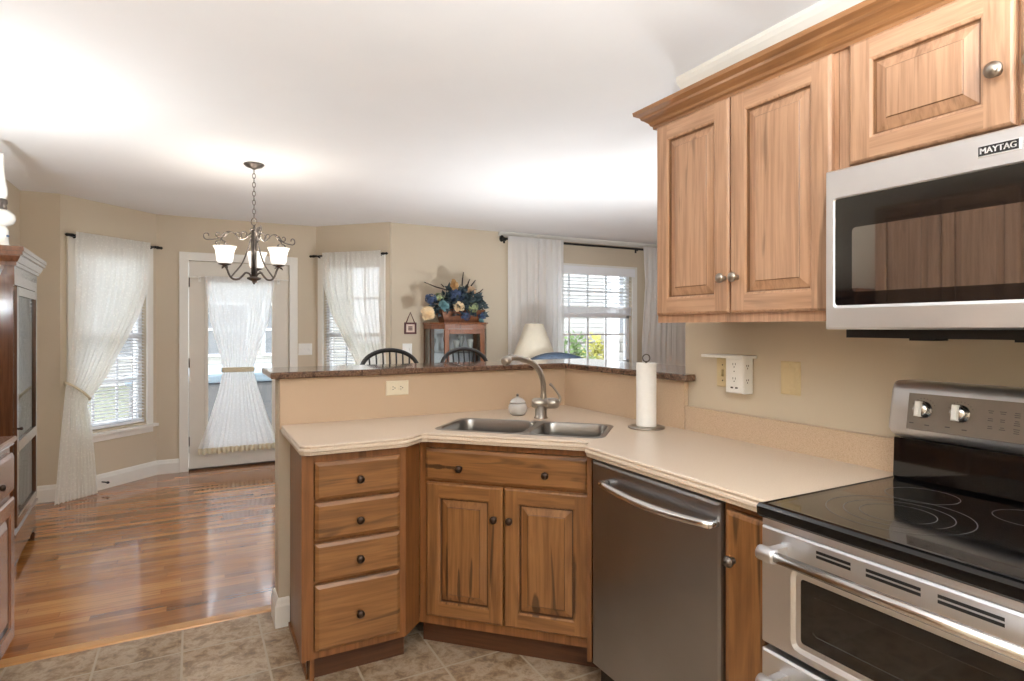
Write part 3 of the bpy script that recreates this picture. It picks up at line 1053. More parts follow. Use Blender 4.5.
mb.tube([fr(-1.708, 0.803, 0.03), fr(-1.708, 0.803, 0.066)], 0.011, 10)
mb.tube([fr(-1.212, 0.803, 0.03), fr(-1.212, 0.803, 0.066)], 0.011, 10)
obj('handle', mb, 'chrome_bar', t)
obj('toe_kick', MB().box(1.365, 1.38, DY0, DY1, 0.0, 0.112), 'black_plastic', t)

# narrow cabinet between dishwasher and range
t = thing('narrow_cabinet', 'narrow hickory cabinet door between dishwasher and range', 'cabinet', (1.6, 1.11, 0))
fr = frX(1.315)
mb = MB()
for q in ((-1.192, -1.172, 0.1, CARC), (-1.046, -1.032, 0.1, CARC), (-1.172, -1.046, 0.855, CARC), (-1.172, -1.046, 0.1, 0.13)):
    mb.box(q[0], q[1], q[2], q[3], -0.02, 0, fr)
obj('face_frame', mb, 'frame_v', t)
mb = MB().box(1.335, 1.87, 1.18, 1.192, 0.1, CARC)
mb.box(1.335, 1.87, 1.034, 1.046, 0.1, CARC)
mb.box(1.335, 1.87, 1.046, 1.18, 0.1, 0.115)
obj('carcass', mb, 'frame_v', t)
obj('toe_kick', MB().box(1.37, 1.385, 1.034, 1.192, 0, 0.1), 'kick', t)
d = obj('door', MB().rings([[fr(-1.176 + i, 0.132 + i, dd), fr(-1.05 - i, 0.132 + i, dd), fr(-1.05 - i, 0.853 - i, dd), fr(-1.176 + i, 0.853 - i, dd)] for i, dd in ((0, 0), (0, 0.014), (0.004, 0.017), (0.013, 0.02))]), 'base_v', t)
knob(d, fr, -1.147, 0.722, 0.02, 'pewter', 0.015, True)

# ------------------------------------------------------------------ countertop
t = thing('countertop', 'beige solid-surface countertop with matching backsplash and ogee edge', 'countertop', (1.2, 2.2, CB))
front = [(0.352, 2.865), (0.352, 2.345), (0.366, 2.322), (0.386, 2.312), (0.735, 2.305), (0.765, 2.311), (0.79, 2.328), (0.828, 2.362), (0.845, 2.373),
         (0.866, 2.368), (1.336, 1.904), (1.343, 1.893), (1.338, 1.881), (1.298, 1.845), (1.288, 1.83), (1.285, 1.80), (1.283, 1.032)]
back = [(1.878, 1.032), (1.878, 2.865)]


def offset_line(pts, off):
    P = [Vector(q) for q in pts]
    out = []
    for i, q in enumerate(P):
        ns = []
        if i > 0:
            e = (P[i] - P[i - 1]).normalized()
            ns.append(Vector((e.y, -e.x)))
        if i < len(P) - 1:
            e = (P[i + 1] - P[i]).normalized()
            ns.append(Vector((e.y, -e.x)))
        n_ = sum(ns, Vector((0, 0))).normalized()
        k = 1.0 / max(0.5, n_.dot(ns[0]))
        out.append(q + n_ * off * k)
    out[0].y = pts[0][1]
    out[-1].y = pts[-1][1]
    return [(q.x, q.y) for q in out]


# is the right-hand normal pointing out of the counter?  (path runs down the left edge, so outward = right-hand side)
mb = MB()
prof = [(-0.014, CT), (-0.004, CT - 0.0015), (-0.0015, CT - 0.006), (-0.0045, CT - 0.010), (-0.0045, CT - 0.013), (0.0, CT - 0.017), (0.001, CT - 0.023),
        (-0.003, CT - 0.028), (-0.003, CT - 0.031), (-0.005, CB)]
prof_sign = 1
rings_ = []
for o_, z in prof:
    rings_.append([(x, y, z) for x, y in offset_line(front, o_ * prof_sign)])
mb.sm = False
n = len(front)
vs_ = [q for r in rings_ for q in r]
mb.add(vs_, [(k * n + i, k * n + i + 1, (k + 1) * n + i + 1, (k + 1) * n + i) for k in range(len(rings_) - 1) for i in range(n - 1)])
# sink cut-out in diagonal coordinates
SS0, SS1, ST0, ST1 = -1.066, -0.352, 2.378, 2.708
def sd(s_, t_):
    return ((s_ + t_) * SQ, (t_ - s_) * SQ)
def rrect(s0_, s1_, t0_, t1_, r, seg=5):
    out = []
    for cx_, cy_, a_ in ((s1_ - r, t0_ + r, -PI / 2), (s1_ - r, t1_ - r, 0), (s0_ + r, t1_ - r, PI / 2), (s0_ + r, t0_ + r, PI)):
        for k in range(seg + 1):
            th = a_ + PI / 2 * k / seg
            out.append((cx_ + r * math.cos(th), cy_ + r * math.sin(th)))
    return out
hole = [sd(*q) for q in rrect(SS0, SS1, ST0, ST1, 0.045)]
for z, rg in ((CT, rings_[0]), (CB, rings_[-1])):
    outer = [(q[0], q[1], z) for q in rg] + [(x, y, z) for x, y in back]
    inner = [(x, y, z) for x, y in hole]
    tris = tessellate_polygon([[Vector(q) for q in outer], [Vector(q) for q in inner]])
    mb.add(outer + inner, [tuple(tr) for tr in tris])
mb.rings([[(x, y, CT) for x, y in hole], [(x, y, CB) for x, y in hole]], False, False)
o0 = rings_[0][-1]
mb.add([(o0[0], 1.032, CT), (1.878, 1.032, CT), (1.878, 1.032, CB), (o0[0], 1.032, CB)], [(0, 1, 2, 3)])
obj('slab', mb, 'counter', t)
mb = MB().box(1.877, 1.8995, 1.032, 1.925, CT - 0.02, 1.016)
obj('backsplash', mb, 'splash', t, bevel=0.003)
mb = MB().prism([(0.348, 2.862), (1.872, 2.862), (1.872, 1.925), (1.8985, 1.925), (1.8985, 2.884), (0.348, 2.884)], CT - 0.02, HZ)
obj('tall_backsplash', mb, 'splash', t, bevel=0.002)

# granite bar top
def bar_ring(i, z):
    return [(0.306 + i, 2.832 + i, z), (1.842 + i * 0, 2.832 + i, z), (1.842 + i, 1.880 + i, z), (2.26 - i, 1.955 + i if False else 1.955 + i, z), (2.26 - i, 3.21 - i, z), (0.306 + i, 3.21 - i, z)]
def bar_poly(i, z):
    return [(0.306 + i, 2.832 + i, z), (1.842 + i, 2.832 + i, z), (1.842 + i, 1.880 + i, z), (1.893, 1.880 + i, z), (1.893, 1.952 + i, z), (2.26 - i, 1.952 + i, z), (2.26 - i, 3.21 - i, z), (0.306 + i, 3.21 - i, z)]
ZB0, ZB1 = HZ + 0.001, 1.154
mb = MB().rings([bar_poly(0.004, ZB0), bar_poly(0, ZB0 + 0.005), bar_poly(0, ZB1 - 0.006), bar_poly(0.004, ZB1)])
o = obj('bar_top', mb, 'granite', origin=(0.306, 2.832, ZB0))
o.name = 'bar_counter'
tag(o, 'raised brown speckled granite bar top wrapping around the sink corner', 'bar top')

# ------------------------------------------------------------------ sink, faucet and things on the counter
t = thing('kitchen_sink', 'stainless double-bowl sink set diagonally in the beige countertop', 'sink', (*sd((SS0 + SS1) / 2, (ST0 + ST1) / 2), CT - 0.2))
ZR = CT + 0.0015
mb = MB()
out_ = rrect(SS0 - 0.012, SS1 + 0.012, ST0 - 0.012, ST1 + 0.012, 0.05)
SM = -0.672
bowls = [(SS0 + 0.008, SM - 0.014, 0.19), (SM + 0.014, SS1 - 0.008, 0.17)]
outer = [Vector((*sd(*q), ZR)) for q in out_]
loops = [[Vector((*sd(*q), ZR)) for q in rrect(b0_, b1_, ST0 + 0.008, ST1 - 0.008, 0.05)] for b0_, b1_, _ in bowls]
tris = tessellate_polygon([outer] + loops)
mb.add(outer + loops[0] + loops[1], [tuple(tr) for tr in tris])
mb.rings([[Vector((*sd(*q), CT + 0.0002)) for q in rrect(SS0 - 0.014, SS1 + 0.014, ST0 - 0.014, ST1 + 0.014, 0.052)], outer], False, False)
obj('rim', mb, 'sink_steel', t)
for b0_, b1_, dep in bowls:
    mb = MB()
    mb.sm = True
    lv = []
    for i, z in ((0.0, ZR), (0.003, ZR - 0.006), (0.006, ZR - 0.05), (0.012, ZR - dep + 0.03), (0.022, ZR - dep + 0.01), (0.045, ZR - dep)):
        lv.append([Vector((*sd(*q), z)) for q in rrect(b0_ + i, b1_ - i, ST0 + 0.008 + i, ST1 - 0.008 - i, 0.05)])
    mb.rings(lv, False, True)
    bw = obj('bowl', mb, 'sink_steel', t)
    cxy = sd((b0_ + b1_) / 2, (ST0 + ST1) / 2)
    obj('drain', MB().lathe([(0.042, 0.0), (0.042, 0.003), (0.03, 0.002), (0.012, 0.001)], (*cxy, ZR - dep + 0.0005)), 'nickel', bw)

fx, fy = 1.496, 2.497
t = thing('faucet', 'brushed nickel single-lever faucet behind the sink', 'faucet', (fx, fy, CT))
Rv = Vector((0.8817, -0.4718, 0))
mb = MB().lathe([(0.034, 0), (0.034, 0.004), (0.029, 0.008), (0.0275, 0.06)], (fx, fy, CT), seg=24)
obj('base', mb, 'nickel', t)
c0 = Vector((fx, fy, CT + 0.072))
prof = [(0.012, -0.046), (0.020, -0.043), (0.025, -0.032), (0.0265, -0.012), (0.0265, 0.03), (0.0245, 0.031), (0.0245, 0.034), (0.026, 0.035), (0.0265, 0.065), (0.023, 0.078), (0.016, 0.086), (0.004, 0.09)]
obj('valve_body', MB().lathe(prof, c0, Rv, 24), 'nickel', t)
sdv = Vector((-0.95, -0.30, 0)).normalized()
sp = [(0, 0.985), (0, 1.02), (0.0, 1.06), (0.006, 1.095), (0.022, 1.132), (0.05, 1.165), (0.095, 1.19), (0.15, 1.206), (0.20, 1.214), (0.235, 1.212)]
P = smooth([Vector((fx, fy, z)) + sdv * l + Rv * 0.012 for l, z in sp], 4)
mb = MB().tube(P, [0.017, 0.0165, 0.016, 0.0155, 0.015] + [0.0135] * (len(P) - 5), 16)
obj('spout', mb, 'nickel', t)
e_ = P[-1]
dd = (sdv * 0.9 + Vector((0, 0, -0.42))).normalized()
obj('spray_head', MB().lathe([(0.014, -0.015), (0.0165, -0.008), (0.0165, 0.0), (0.015, 0.001), (0.015, 0.003), (0.019, 0.006), (0.0225, 0.02), (0.022, 0.035), (0.016, 0.042), (0.01, 0.04)], e_, dd, 18), 'nickel', t)
hb = c0 + Rv * 0.078
hpts = [hb + Vector((0, 0, 0.0)), hb + Rv * 0.014 + Vector((0, 0, 0.014)), hb + Rv * 0.012 + Vector((0, 0, 0.034)), hb - Rv * 0.006 + Vector((0, 0, 0.062)), hb - Rv * 0.024 + Vector((0, 0, 0.085)), hb - Rv * 0.036 + Vector((0, 0, 0.094))]
obj('lever', MB().tube(smooth(hpts, 3), [0.012, 0.0105, 0.0095, 0.0085, 0.0075, 0.0068, 0.006, 0.0056, 0.0052, 0.005, 0.0053, 0.0056, 0.006, 0.0065, 0.007, 0.0075], 10), 'nickel', t)

t = thing('candy_jar', 'small lidded cut-glass jar left of the faucet', 'jar', (1.442, 2.635, CT))
obj('jar_body', MB().lathe([(0.028, 0), (0.038, 0.006), (0.047, 0.024), (0.048, 0.04), (0.042, 0.058), (0.036, 0.062), (0.033, 0.060), (0.038, 0.05), (0.043, 0.036), (0.041, 0.02), (0.03, 0.008), (0.001, 0.007)], (1.442, 2.635, CT), seg=18), 'jar_glass', t)
lid_ = obj('lid', MB().lathe([(0.040, 0.063), (0.041, 0.067), (0.030, 0.08), (0.012, 0.088), (0.006, 0.09), (0.006, 0.095), (0.001, 0.095)], (1.442, 2.635, CT), seg=18), 'jar_glass', t)
obj('finial', MB().lathe([(0.004, 0.094), (0.007, 0.099), (0.006, 0.105), (0.001, 0.108)], (1.442, 2.635, CT), seg=10), 'pewter', lid_)

px, py = 1.757, 2.035
t = thing('paper_towel_holder', 'wire paper towel holder with round base beside the backsplash', 'holder', (px, py, CT))
obj('base', MB().lathe([(0.078, 0), (0.08, 0.003), (0.078, 0.007), (0.06, 0.009), (0.001, 0.009)], (px, py, CT), seg=32), 'nickel', t)
mb = MB().tube([(px, py, CT + 0.008), (px, py, CT + 0.292)], 0.005)
mb.tube([Vector((px, py, CT + 0.306)) + Rv * 0.016 * math.cos(a) + Vector((0, 0, 0.016 * math.sin(a))) for a in [2 * PI * k / 16 for k in range(16)]], 0.0025, 6, True)
obj('post', mb, 'pewter', t)
rr = MB().lathe([(0.019, 0.0), (0.043, 0.0), (0.0435, 0.004), (0.0435, 0.272), (0.043, 0.276), (0.019, 0.276)], (px, py, CT + 0.0095), seg=32, cap=False)
rr.lathe([(0.019, 0.0), (0.019, 0.276)], (px, py, CT + 0.0095), seg=32, cap=False)
o = obj('paper_towel_roll', rr, 'paper', origin=(px, py, CT + 0.0095))
tag(o, 'white roll of paper towels standing on the wire holder', 'paper towel')

# ------------------------------------------------------------------ wall plates
def plate(name, label, fr, a0, a1, b0, b1, mat_, group=None, kind='outlet', gangs=1, cat='outlet'):
    t = thing(name, label, cat, tuple(fr((a0 + a1) / 2, b0, 0)), group=group)
    mb = MB()
    mb.rings([[fr(a0 + i, b0 + i, d), fr(a1 - i, b0 + i, d), fr(a1 - i, b1 - i, d), fr(a0 + i, b1 - i, d)] for i, d in ((0, 0), (0, 0.003), (0.004, 0.006))])
    obj('cover_plate', mb, mat_, t)
    return t


def receptacle(t, fr, ca, cb, matn, horizontal=False, d=0.0062):
    for s_ in (-1, 1):
        oa, ob = (s_ * 0.0195, 0) if horizontal else (0, s_ * 0.0195)
        prof_ = []
        mb = MB()
        mb.rings([[fr(ca + oa + 0.0165 * math.cos(th) * i, cb + ob + 0.0145 * math.sin(th) * i, dd_) for th in [2 * PI * k / 20 for k in range(20)]] for i, dd_ in ((1, d - 0.002), (1, d + 0.001), (0.94, d + 0.0018))])
        so = obj('socket', mb, matn, t)
        for q in (-1, 1):
            mb = MB()
            if horizontal:
                mb.box(ca + oa - 0.007, ca + oa + 0.0, cb + ob + q * 0.006 - 0.0013, cb + ob + q * 0.006 + 0.0013, d + 0.001, d + 0.0024, fr)
            else:
                mb.box(ca + oa + q * 0.006 - 0.001, ca + oa + q * 0.006 + 0.001, cb + ob, cb + ob + 0.007, d + 0.001, d + 0.0022, fr)
            obj('socket_slot', mb, 'slot', so)
        mb = MB().rings([[fr(ca + oa + (0.006 if horizontal else 0) + 0.0026 * math.cos(th), cb + ob + (0 if horizontal else -0.006) + 0.0026 * math.sin(th), dd_) for th in [2 * PI * k / 10 for k in range(10)]] for dd_ in (d + 0.001, d + 0.0024)])
        obj('socket_slot', mb, 'slot', so)
    mb = MB().lathe([(0.003, 0), (0.003, 0.001), (0.001, 0.0015)], fr(ca, cb, d), fr(0, 0, 1) - fr(0, 0, 0), 10)
    obj('screw', mb, matn, t)


frS = frame((0, 2.8615, 0), (1, 0, 0), (0, -1, 0))
t = plate('wall_outlet', 'ivory outlet set sideways in the tall backsplash under the bar top', frS, 0.833, 0.947, 1.022, 1.093, 'ivory')
receptacle(t, frS, 0.89, 1.0575, 'ivory', True)
frW = frX(XW - 0.0005)
t = plate('wall_outlet', 'almond two-gang plate behind the white plug-in outlet extender', frW, -1.765, -1.625, 1.114, 1.229, 'almond')
obj('toggle', MB().rbox(-1.737, -1.727, 1.158, 1.184, 0.005, 0.018, frW), 'almond', t)
for z in (1.140, 1.203):
    obj('screw', MB().lathe([(0.003, 0), (0.003, 0.001), (0.001, 0.0015)], frW(-1.732, z, 0.006), (-1, 0, 0), 10), 'slot', t)
t = plate('blank_plate', 'almond blank cover plate on the wall left of the range', frW, -1.463, -1.383, 1.112, 1.232, 'almond', cat='wall plate')
mb = MB().rbox(-1.447, -1.399, 1.135, 1.209, 0.006, 0.0075, frW, 0.001)
obj('insert', mb, 'almond', t)
for z in (1.124, 1.219):
    obj('screw', MB().lathe([(0.003, 0), (0.003, 0.001), (0.001, 0.0015)], frW(-1.423, z, 0.006), (-1, 0, 0), 10), 'almond', t)

t = thing('outlet_extender', 'white plug-in outlet tower with a small shelf on the wall plate', 'outlet extender', (1.865, 1.628, 1.10))
mb = MB()
def oer(i, d):
    return [frW(-1.671 + i, 1.1 + i, d), frW(-1.584 - i, 1.1 + i, d), frW(-1.584 - i, 1.236, d), frW(-1.671 + i, 1.236, d)]
mb.rings([oer(0, 0.0065), oer(0, 0.052), oer(0.004, 0.058)])
obj('body', mb, 'white_plastic', t)
obj('shelf', MB().rbox(-1.772, -1.566, 1.236, 1.247, 0.004, 0.085, frW, 0.002), 'white_plastic', t)
sl = []
for zc_ in (1.213, 1.158):
    for q in (-1, 1):
        sl.append((-1.6275 + q * 0.006 - 0.001, -1.6275 + q * 0.006 + 0.001, zc_ - 0.004, zc_ + 0.004))
    sl.append((-1.6295, -1.6255, zc_ - 0.013, zc_ - 0.009))
sl.append((-1.6295, -1.6255, 1.183, 1.187))
for q in (-1, 1):
    sl.append((-1.6275 + q * 0.011 - 0.006, -1.6275 + q * 0.011 + 0.006, 1.119, 1.125))
for q in sl:
    obj('socket_slot', MB().box(q[0], q[1], q[2], q[3], 0.058, 0.0586, frW), 'slot', t)
for zc_ in (1.205, 1.15):
    for x0_, x1_, b0_ in ((1.868, 1.871, zc_), (1.858, 1.861, zc_), (1.863, 1.866, zc_ - 0.01)):
        obj('socket_slot', MB().box(x0_, x1_, 1.5834, 1.584, b0_, b0_ + 0.006), 'slot', t)

# ------------------------------------------------------------------ wall cabinets
UZ0, UZ1 = 1.372, 2.135
def upper_cabinet(label, y1, y0, z0, z1, doors, knobs, name='wall_cabinet', xf=1.585, stile=0.03):
    t = thing(name, label, 'cabinet', (1.74, (y0 + y1) / 2, z0), group=None)
    fr = frX(xf)
    obj('carcass', MB().box(xf + 0.02, XW - 0.002, y0, y1, z0 + 0.012, z1), 'frame_v', t)
    mb = MB()
    ds = sorted(doors)
    mb.box(-y1, -y0, z0, z0 + 0.04, -0.02, 0, fr)
    mb.box(-y1, -y0, z1 - 0.04, z1, -0.02, 0, fr)
    mb.box(-y1, -y1 + stile + 0.02, z0 + 0.04, z1 - 0.04, -0.02, 0, fr)
    mb.box(-y0 - stile - 0.02, -y0, z0 + 0.04, z1 - 0.04, -0.02, 0, fr)
    am = (doors[0][1] + doors[1][0]) / 2
    mb.box(am - 0.02, am + 0.02, z0 + 0.04, z1 - 0.04, -0.02, 0, fr)
    obj('face_frame', mb, 'wood_v', t)
    for (a0_, a1_, b0_, b1_), (ka, kb, ring) in zip(doors, knobs):
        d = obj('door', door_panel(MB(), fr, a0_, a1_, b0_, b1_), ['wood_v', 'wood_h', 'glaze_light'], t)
        knob(d, fr, ka, kb, 0.02, 'nickel', 0.0165 if not ring else 0.0175, ring)
    return t


t = upper_cabinet('two-door hickory wall cabinet left of the microwave', 1.768, 1.036, UZ0, UZ1,
              [(-1.757, -1.408, 1.402, 2.118), (-1.402, -1.048, 1.402, 2.118)], [(-1.424, 1.518, False), (-1.372, 1.518, False)])
upper_cabinet('short two-door hickory cabinet directly above the microwave', 1.034, 0.256, 1.778, UZ1,
              [(-0.998, -0.626, 1.793, 2.118), (-0.618, -0.27, 1.793, 2.118)], [(-0.657, 1.918, True), (-0.587, 1.918, True)], stile=0.012)
# cabinet crown
mb = MB()
prof = [(0.0, 2.118), (0.012, 2.118), (0.013, 2.128), (0.02, 2.133), (0.024, 2.142), (0.036, 2.152), (0.045, 2.158), (0.048, 2.166), (0.066, 2.176), (0.068, 2.19), (0.0, 2.19)]
rs = []
xf, ye = 1.584, 1.769
for pt, sx, sy in (((XW - 0.002, ye), 0, 1), ((xf, ye), -1, 1), ((xf, 0.256), -1, 0)):
    rs.append([(pt[0] + sx * a, pt[1] + sy * a, z) for a, z in prof])
mb.rings(rs)
o = obj('crown_moulding', mb, 'crown', origin=(1.6, 1.0, 2.118))
tag(o, 'hickory crown moulding along the top of the wall cabinets', 'moulding', kind='thing')

# ------------------------------------------------------------------ microwave
MY0, MY1, MZ0, MZ1 = 0.258, 1.021, 1.349, 1.771
t = thing('microwave', 'stainless over-the-range microwave with black window', 'microwave', (1.7, 0.64, MZ0))
obj('body', MB().box(1.53, XW - 0.003, MY0 + 0.004, MY1 - 0.004, MZ0 + 0.004, MZ1), 'black_plastic', t)
fr = frX(1.53)
# door: a stainless frame around a recessed dark window
A0, A1 = -MY1, -MY0
ga0, ga1, gb0, gb1 = -0.994, -0.40, 1.412, 1.693
def rc(a0_, a1_, b0_, b1_, d, r=0.008, seg=3):
    out = []
    for cx_, cy_, a_ in ((a1_ - r, b0_ + r, -PI / 2), (a1_ - r, b1_ - r, 0), (a0_ + r, b1_ - r, PI / 2), (a0_ + r, b0_ + r, PI)):
        for k in range(seg + 1):
            th = a_ + PI / 2 * k / seg
            out.append(fr(cx_ + r * math.cos(th), cy_ + r * math.sin(th), d))
    return out
mb = MB().rings([rc(A0, A1, MZ0, MZ1, 0.0, 0.003), rc(A0, A1, MZ0, MZ1, 0.024, 0.003), rc(A0 + 0.005, A1 - 0.005, MZ0 + 0.005, MZ1 - 0.005, 0.03, 0.004),
                 rc(ga0 - 0.003, ga1 + 0.003, gb0 - 0.007, gb1 + 0.003, 0.03, 0.010), rc(ga0, ga1, gb0, gb1, 0.0265, 0.008)], True, False)
obj('door_frame', mb, 'steel', t)
mb = MB().rings([rc(ga0, ga1, gb0, gb1, 0.0264), rc(-0.948, -0.45, 1.446, 1.612, 0.0264, 0.01)], False, False)
g = obj('window_border', mb, 'black_glass', t)
mb = MB().rings([rc(-0.948, -0.45, 1.446, 1.612, 0.0264, 0.01)], False, True)
mb.rings([rc(-0.948, -0.45, 1.446, 1.612, 0.0264, 0.01), rc(-0.948, -0.45, 1.446, 1.612, 0.0258, 0.01)], False, True)
obj('window', mb, 'mw_glass', t)
obj('control_panel', MB().rbox(-0.39, -0.275, 1.412, 1.693, 0.02, 0.0315, fr), 'black_glass', t)
obj('handle', MB().tube([fr(-0.43, 1.42, 0.055), fr(-0.43, 1.68, 0.055)], 0.011, 12).tube([fr(-0.43, 1.44, 0.028), fr(-0.43, 1.44, 0.055)], 0.009).tube([fr(-0.43, 1.66, 0.028), fr(-0.43, 1.66, 0.055)], 0.009), 'chrome_bar', t)
mb = MB().box(1.555, XW - 0.01, MY0 + 0.02, MY1 - 0.025, MZ0 - 0.022, MZ0 + 0.004)
for k in range(3):
    y = 0.86 - k * 0.22
    mb.box(1.6, 1.66, y - 0.06, y, MZ0 - 0.028, MZ0 - 0.022)
obj('vent_base', mb, 'black_plastic', t)
badge = obj('badge', MB().rbox(-0.665, -0.588, 1.720, 1.744, 0.03, 0.0325, fr, 0.0015), 'badge_white', t)
obj('badge_field', MB().rbox(-0.664, -0.5915, 1.7225, 1.743, 0.0324, 0.0332, fr, 0.0006), 'black_plastic', badge)


def text_mesh(txt, size, ext=0.0004):
    cu = bpy.data.curves.new('lettering', 'FONT')
    cu.body = txt
    cu.size = size
    cu.extrude = ext
    cu.offset = 0.0
    cu.align_x = 'CENTER'
    cu.align_y = 'CENTER'
    o = bpy.data.objects.new('lettering_source', cu)
    COL.objects.link(o)
    dg = bpy.context.evaluated_depsgraph_get()
    me = bpy.data.meshes.new_from_object(o.evaluated_get(dg))
    vs_ = [v.co.copy() for v in me.vertices]
    fs = [tuple(p.vertices) for p in me.polygons]
    bpy.data.objects.remove(o)
    bpy.data.curves.remove(cu)
    bpy.data.meshes.remove(me)
    return vs_, fs


def lettering(txt, fr, a, b, d, width, height, matn, parent, slab=False, name='lettering'):
    vs_, fs = text_mesh(txt, 1.0, 0.02)
    xs = [v.x for v in vs_]
    ys = [v.y for v in vs_]
    kx = width / (max(xs) - min(xs))
    ky = height / (max(ys) - min(ys))
    mx, my = (max(xs) + min(xs)) / 2, (max(ys) + min(ys)) / 2
    mb = MB()
    # thicken strokes by stacking slightly shifted copies along the baseline
    for sh in ((-0.0006, 0.0006) if slab else (0,)):
        mb.add([fr(a + (v.x - mx) * kx + sh, b + (v.y - my) * ky, d + v.z * 0.01) for v in vs_], fs)
    return obj(name, mb, matn, parent)


lettering('MAYTAG', fr, -0.6278, 1.7328, 0.0334, 0.064, 0.0125, 'badge_white', badge, True)

# ------------------------------------------------------------------ range
RY0, RY1 = 0.258, 1.020
t = thing('range', 'stainless freestanding double-oven range with black glass cooktop', 'stove', (1.55, 0.64, 0))
obj('body', MB().box(1.275, 1.875, RY0 + 0.004, RY1 - 0.004, 0.03, 0.885), 'black_plastic', t)
for x in (1.32, 1.83):
    for y in (RY0 + 0.05, RY1 - 0.05):
        obj('foot', MB().lathe([(0.018, 0), (0.018, 0.006), (0.009, 0.008), (0.009, 0.032)], (x, y, 0), seg=12), 'black_plastic', t)
mb = MB()
def ctr(i, z, xi=0):
    return [(1.242 + i + xi, RY0 - 0.004 + i, z), (1.835, RY0 - 0.004 + i, z), (1.835, RY1 + 0.008 - i, z), (1.242 + i + xi, RY1 + 0.008 - i, z)]
mb.rings([ctr(0.006, 0.884), ctr(0.001, 0.890), ctr(0, 0.910), ctr(0.004, 0.918), ctr(0.012, 0.920), ctr(0.016, 0.9175), ctr(0.03, 0.917)])
cook = obj('cooktop', mb, 'black_glass', t)


def flat_ring(c, r, w, z):
    n_ = 56
    mb = MB()
    A_ = [(c[0] + r * math.cos(2 * PI * k / n_), c[1] + r * math.sin(2 * PI * k / n_), z) for k in range(n_)]
    B_ = [(c[0] + (r - w) * math.cos(2 * PI * k / n_), c[1] + (r - w) * math.sin(2 * PI * k / n_), z) for k in range(n_)]
    mb.rings([A_, B_], False, False)
    return mb


def burner(c, rs_):
    mb = MB()
    for r in rs_:
        q = flat_ring(c, r, 0.0018, 0.9174)
        mb.add(q.v, q.f)
    return obj('burner_ring', mb, 'ring', cook)


burner((1.462, 0.812), (0.150, 0.112, 0.078))
burner((1.672, 0.868), (0.082,))
burner((1.690, 0.640), (0.075,))
burner((1.450, 0.420), (0.115, 0.078))
burner((1.675, 0.420), (0.082,))
# oven doors
fr = frX(1.275)
def oven_door(z0_, z1_, gz0_, gz1_, hz, vents):
    D = 0.030
    mb = MB()
    a0_, a1_ = -RY1 + 0.003, -RY0 - 0.003
    g0, g1 = -0.912, -0.366
    def R_(i, d, aa=None, r=0.004):
        q = aa or (a0_, a1_, z0_, z1_)
        out = []
        for cx_, cy_, th0 in ((q[1] - i - r, q[2] + i + r, -PI / 2), (q[1] - i - r, q[3] - i - r, 0), (q[0] + i + r, q[3] - i - r, PI / 2), (q[0] + i + r, q[2] + i + r, PI)):
            for k in range(4):
                th = th0 + PI / 2 * k / 3
                out.append(fr(cx_ + r * math.cos(th), cy_ + r * math.sin(th), d))
        return out
    gq = (g0, g1, gz0_, gz1_)
    mb.rings([R_(0, 0.0), R_(0, D - 0.005), R_(0.005, D), R_(-0.022, D, gq, 0.022), R_(-0.012, D - 0.006, gq, 0.014), R_(0, D - 0.007, gq, 0.008)], True, False)
    d = obj('oven_door', mb, 'steel', t)
    mb = MB().rings([R_(0, D - 0.0068, gq, 0.008), R_(0.03, D - 0.0068, gq, 0.008)], False, False)
    obj('window_border', mb, 'black_glass', d)
    mb = MB().rings([R_(0.03, D - 0.0068, gq, 0.008), R_(0.031, D - 0.0075, gq, 0.008)], False, True)
    obj('window', mb, 'oven_glass', d)
    hb_ = MB()
    hb_.tube([fr(-0.945, hz, 0.085), fr(-0.333, hz, 0.085)], 0.0125, 14)
    obj('handle', hb_, 'chrome_bar', d)
    for ya in (-0.953, -0.325):
        sgn = 1 if ya < -0.6 else -1
        mb = MB().lathe([(0.010, -0.026), (0.0175, -0.022), (0.018, 0.016), (0.016, 0.021), (0.0125, 0.023)], fr(ya, hz, 0.085), Vector((0, -1, 0)) * sgn, 16)
        mb.box(ya - 0.011, ya + 0.011, hz - 0.012, hz + 0.012, D - 0.002, 0.085, fr)
        obj('handle_mount', mb, 'steel', d)
    if vents:
        for v0, v1 in ((-0.868, -0.788), (-0.755, -0.648), (-0.618, -0.512), (-0.482, -0.402)):
            for zz in (0.846, 0.8355):
                obj('vent_slot', MB().box(v0, v1, zz - 0.0032, zz + 0.0032, D - 0.0015, D + 0.0006, fr), 'black_plastic', d)
    return d
oven_door(0.578, 0.866, 0.618, 0.768, 0.822, True)
oven_door(0.165, 0.563, 0.23, 0.44, 0.516, False)
obj('trim_strip', MB().box(-RY1 + 0.005, -RY0 - 0.005, 0.868, 0.884, 0.0, 0.026, fr), 'steel', t)
obj('storage_drawer', MB().rbox(-RY1 + 0.003, -RY0 - 0.003, 0.05, 0.155, 0.0, 0.028, fr), 'steel', t)
# backguard
mb = MB().rings([[(1.872, y, 0.90), (1.815, y, 0.905), (1.80, y, 0.925), (1.806, y, 1.036), (1.872, y, 1.036)] for y in (RY1 - 0.008, RY0 + 0.008)])
obj('backguard', mb, 'black_glass', t)
mb = MB()
def bgp(y, e):
    return [(1.886, y, 1.038 + e), (1.81 + e, y, 1.040 + e), (1.797 + e, y, 1.048 + e), (1.785 + e, y, 1.062 + e), (1.804 + e, y, 1.176 - e), (1.812 + e, y, 1.192 - e), (1.826, y, 1.200 - e), (1.886, y, 1.200 - e)]
mb.sm = True
mb.rings([bgp(RY1 + 0.002, 0.012), bgp(RY1 - 0.002, 0.004), bgp(RY1 - 0.010, 0), bgp(RY0 + 0.010, 0), bgp(RY0 + 0.002, 0.004), bgp(RY0 - 0.002, 0.012)])
cp_ = obj('control_housing', mb, 'steel', t)
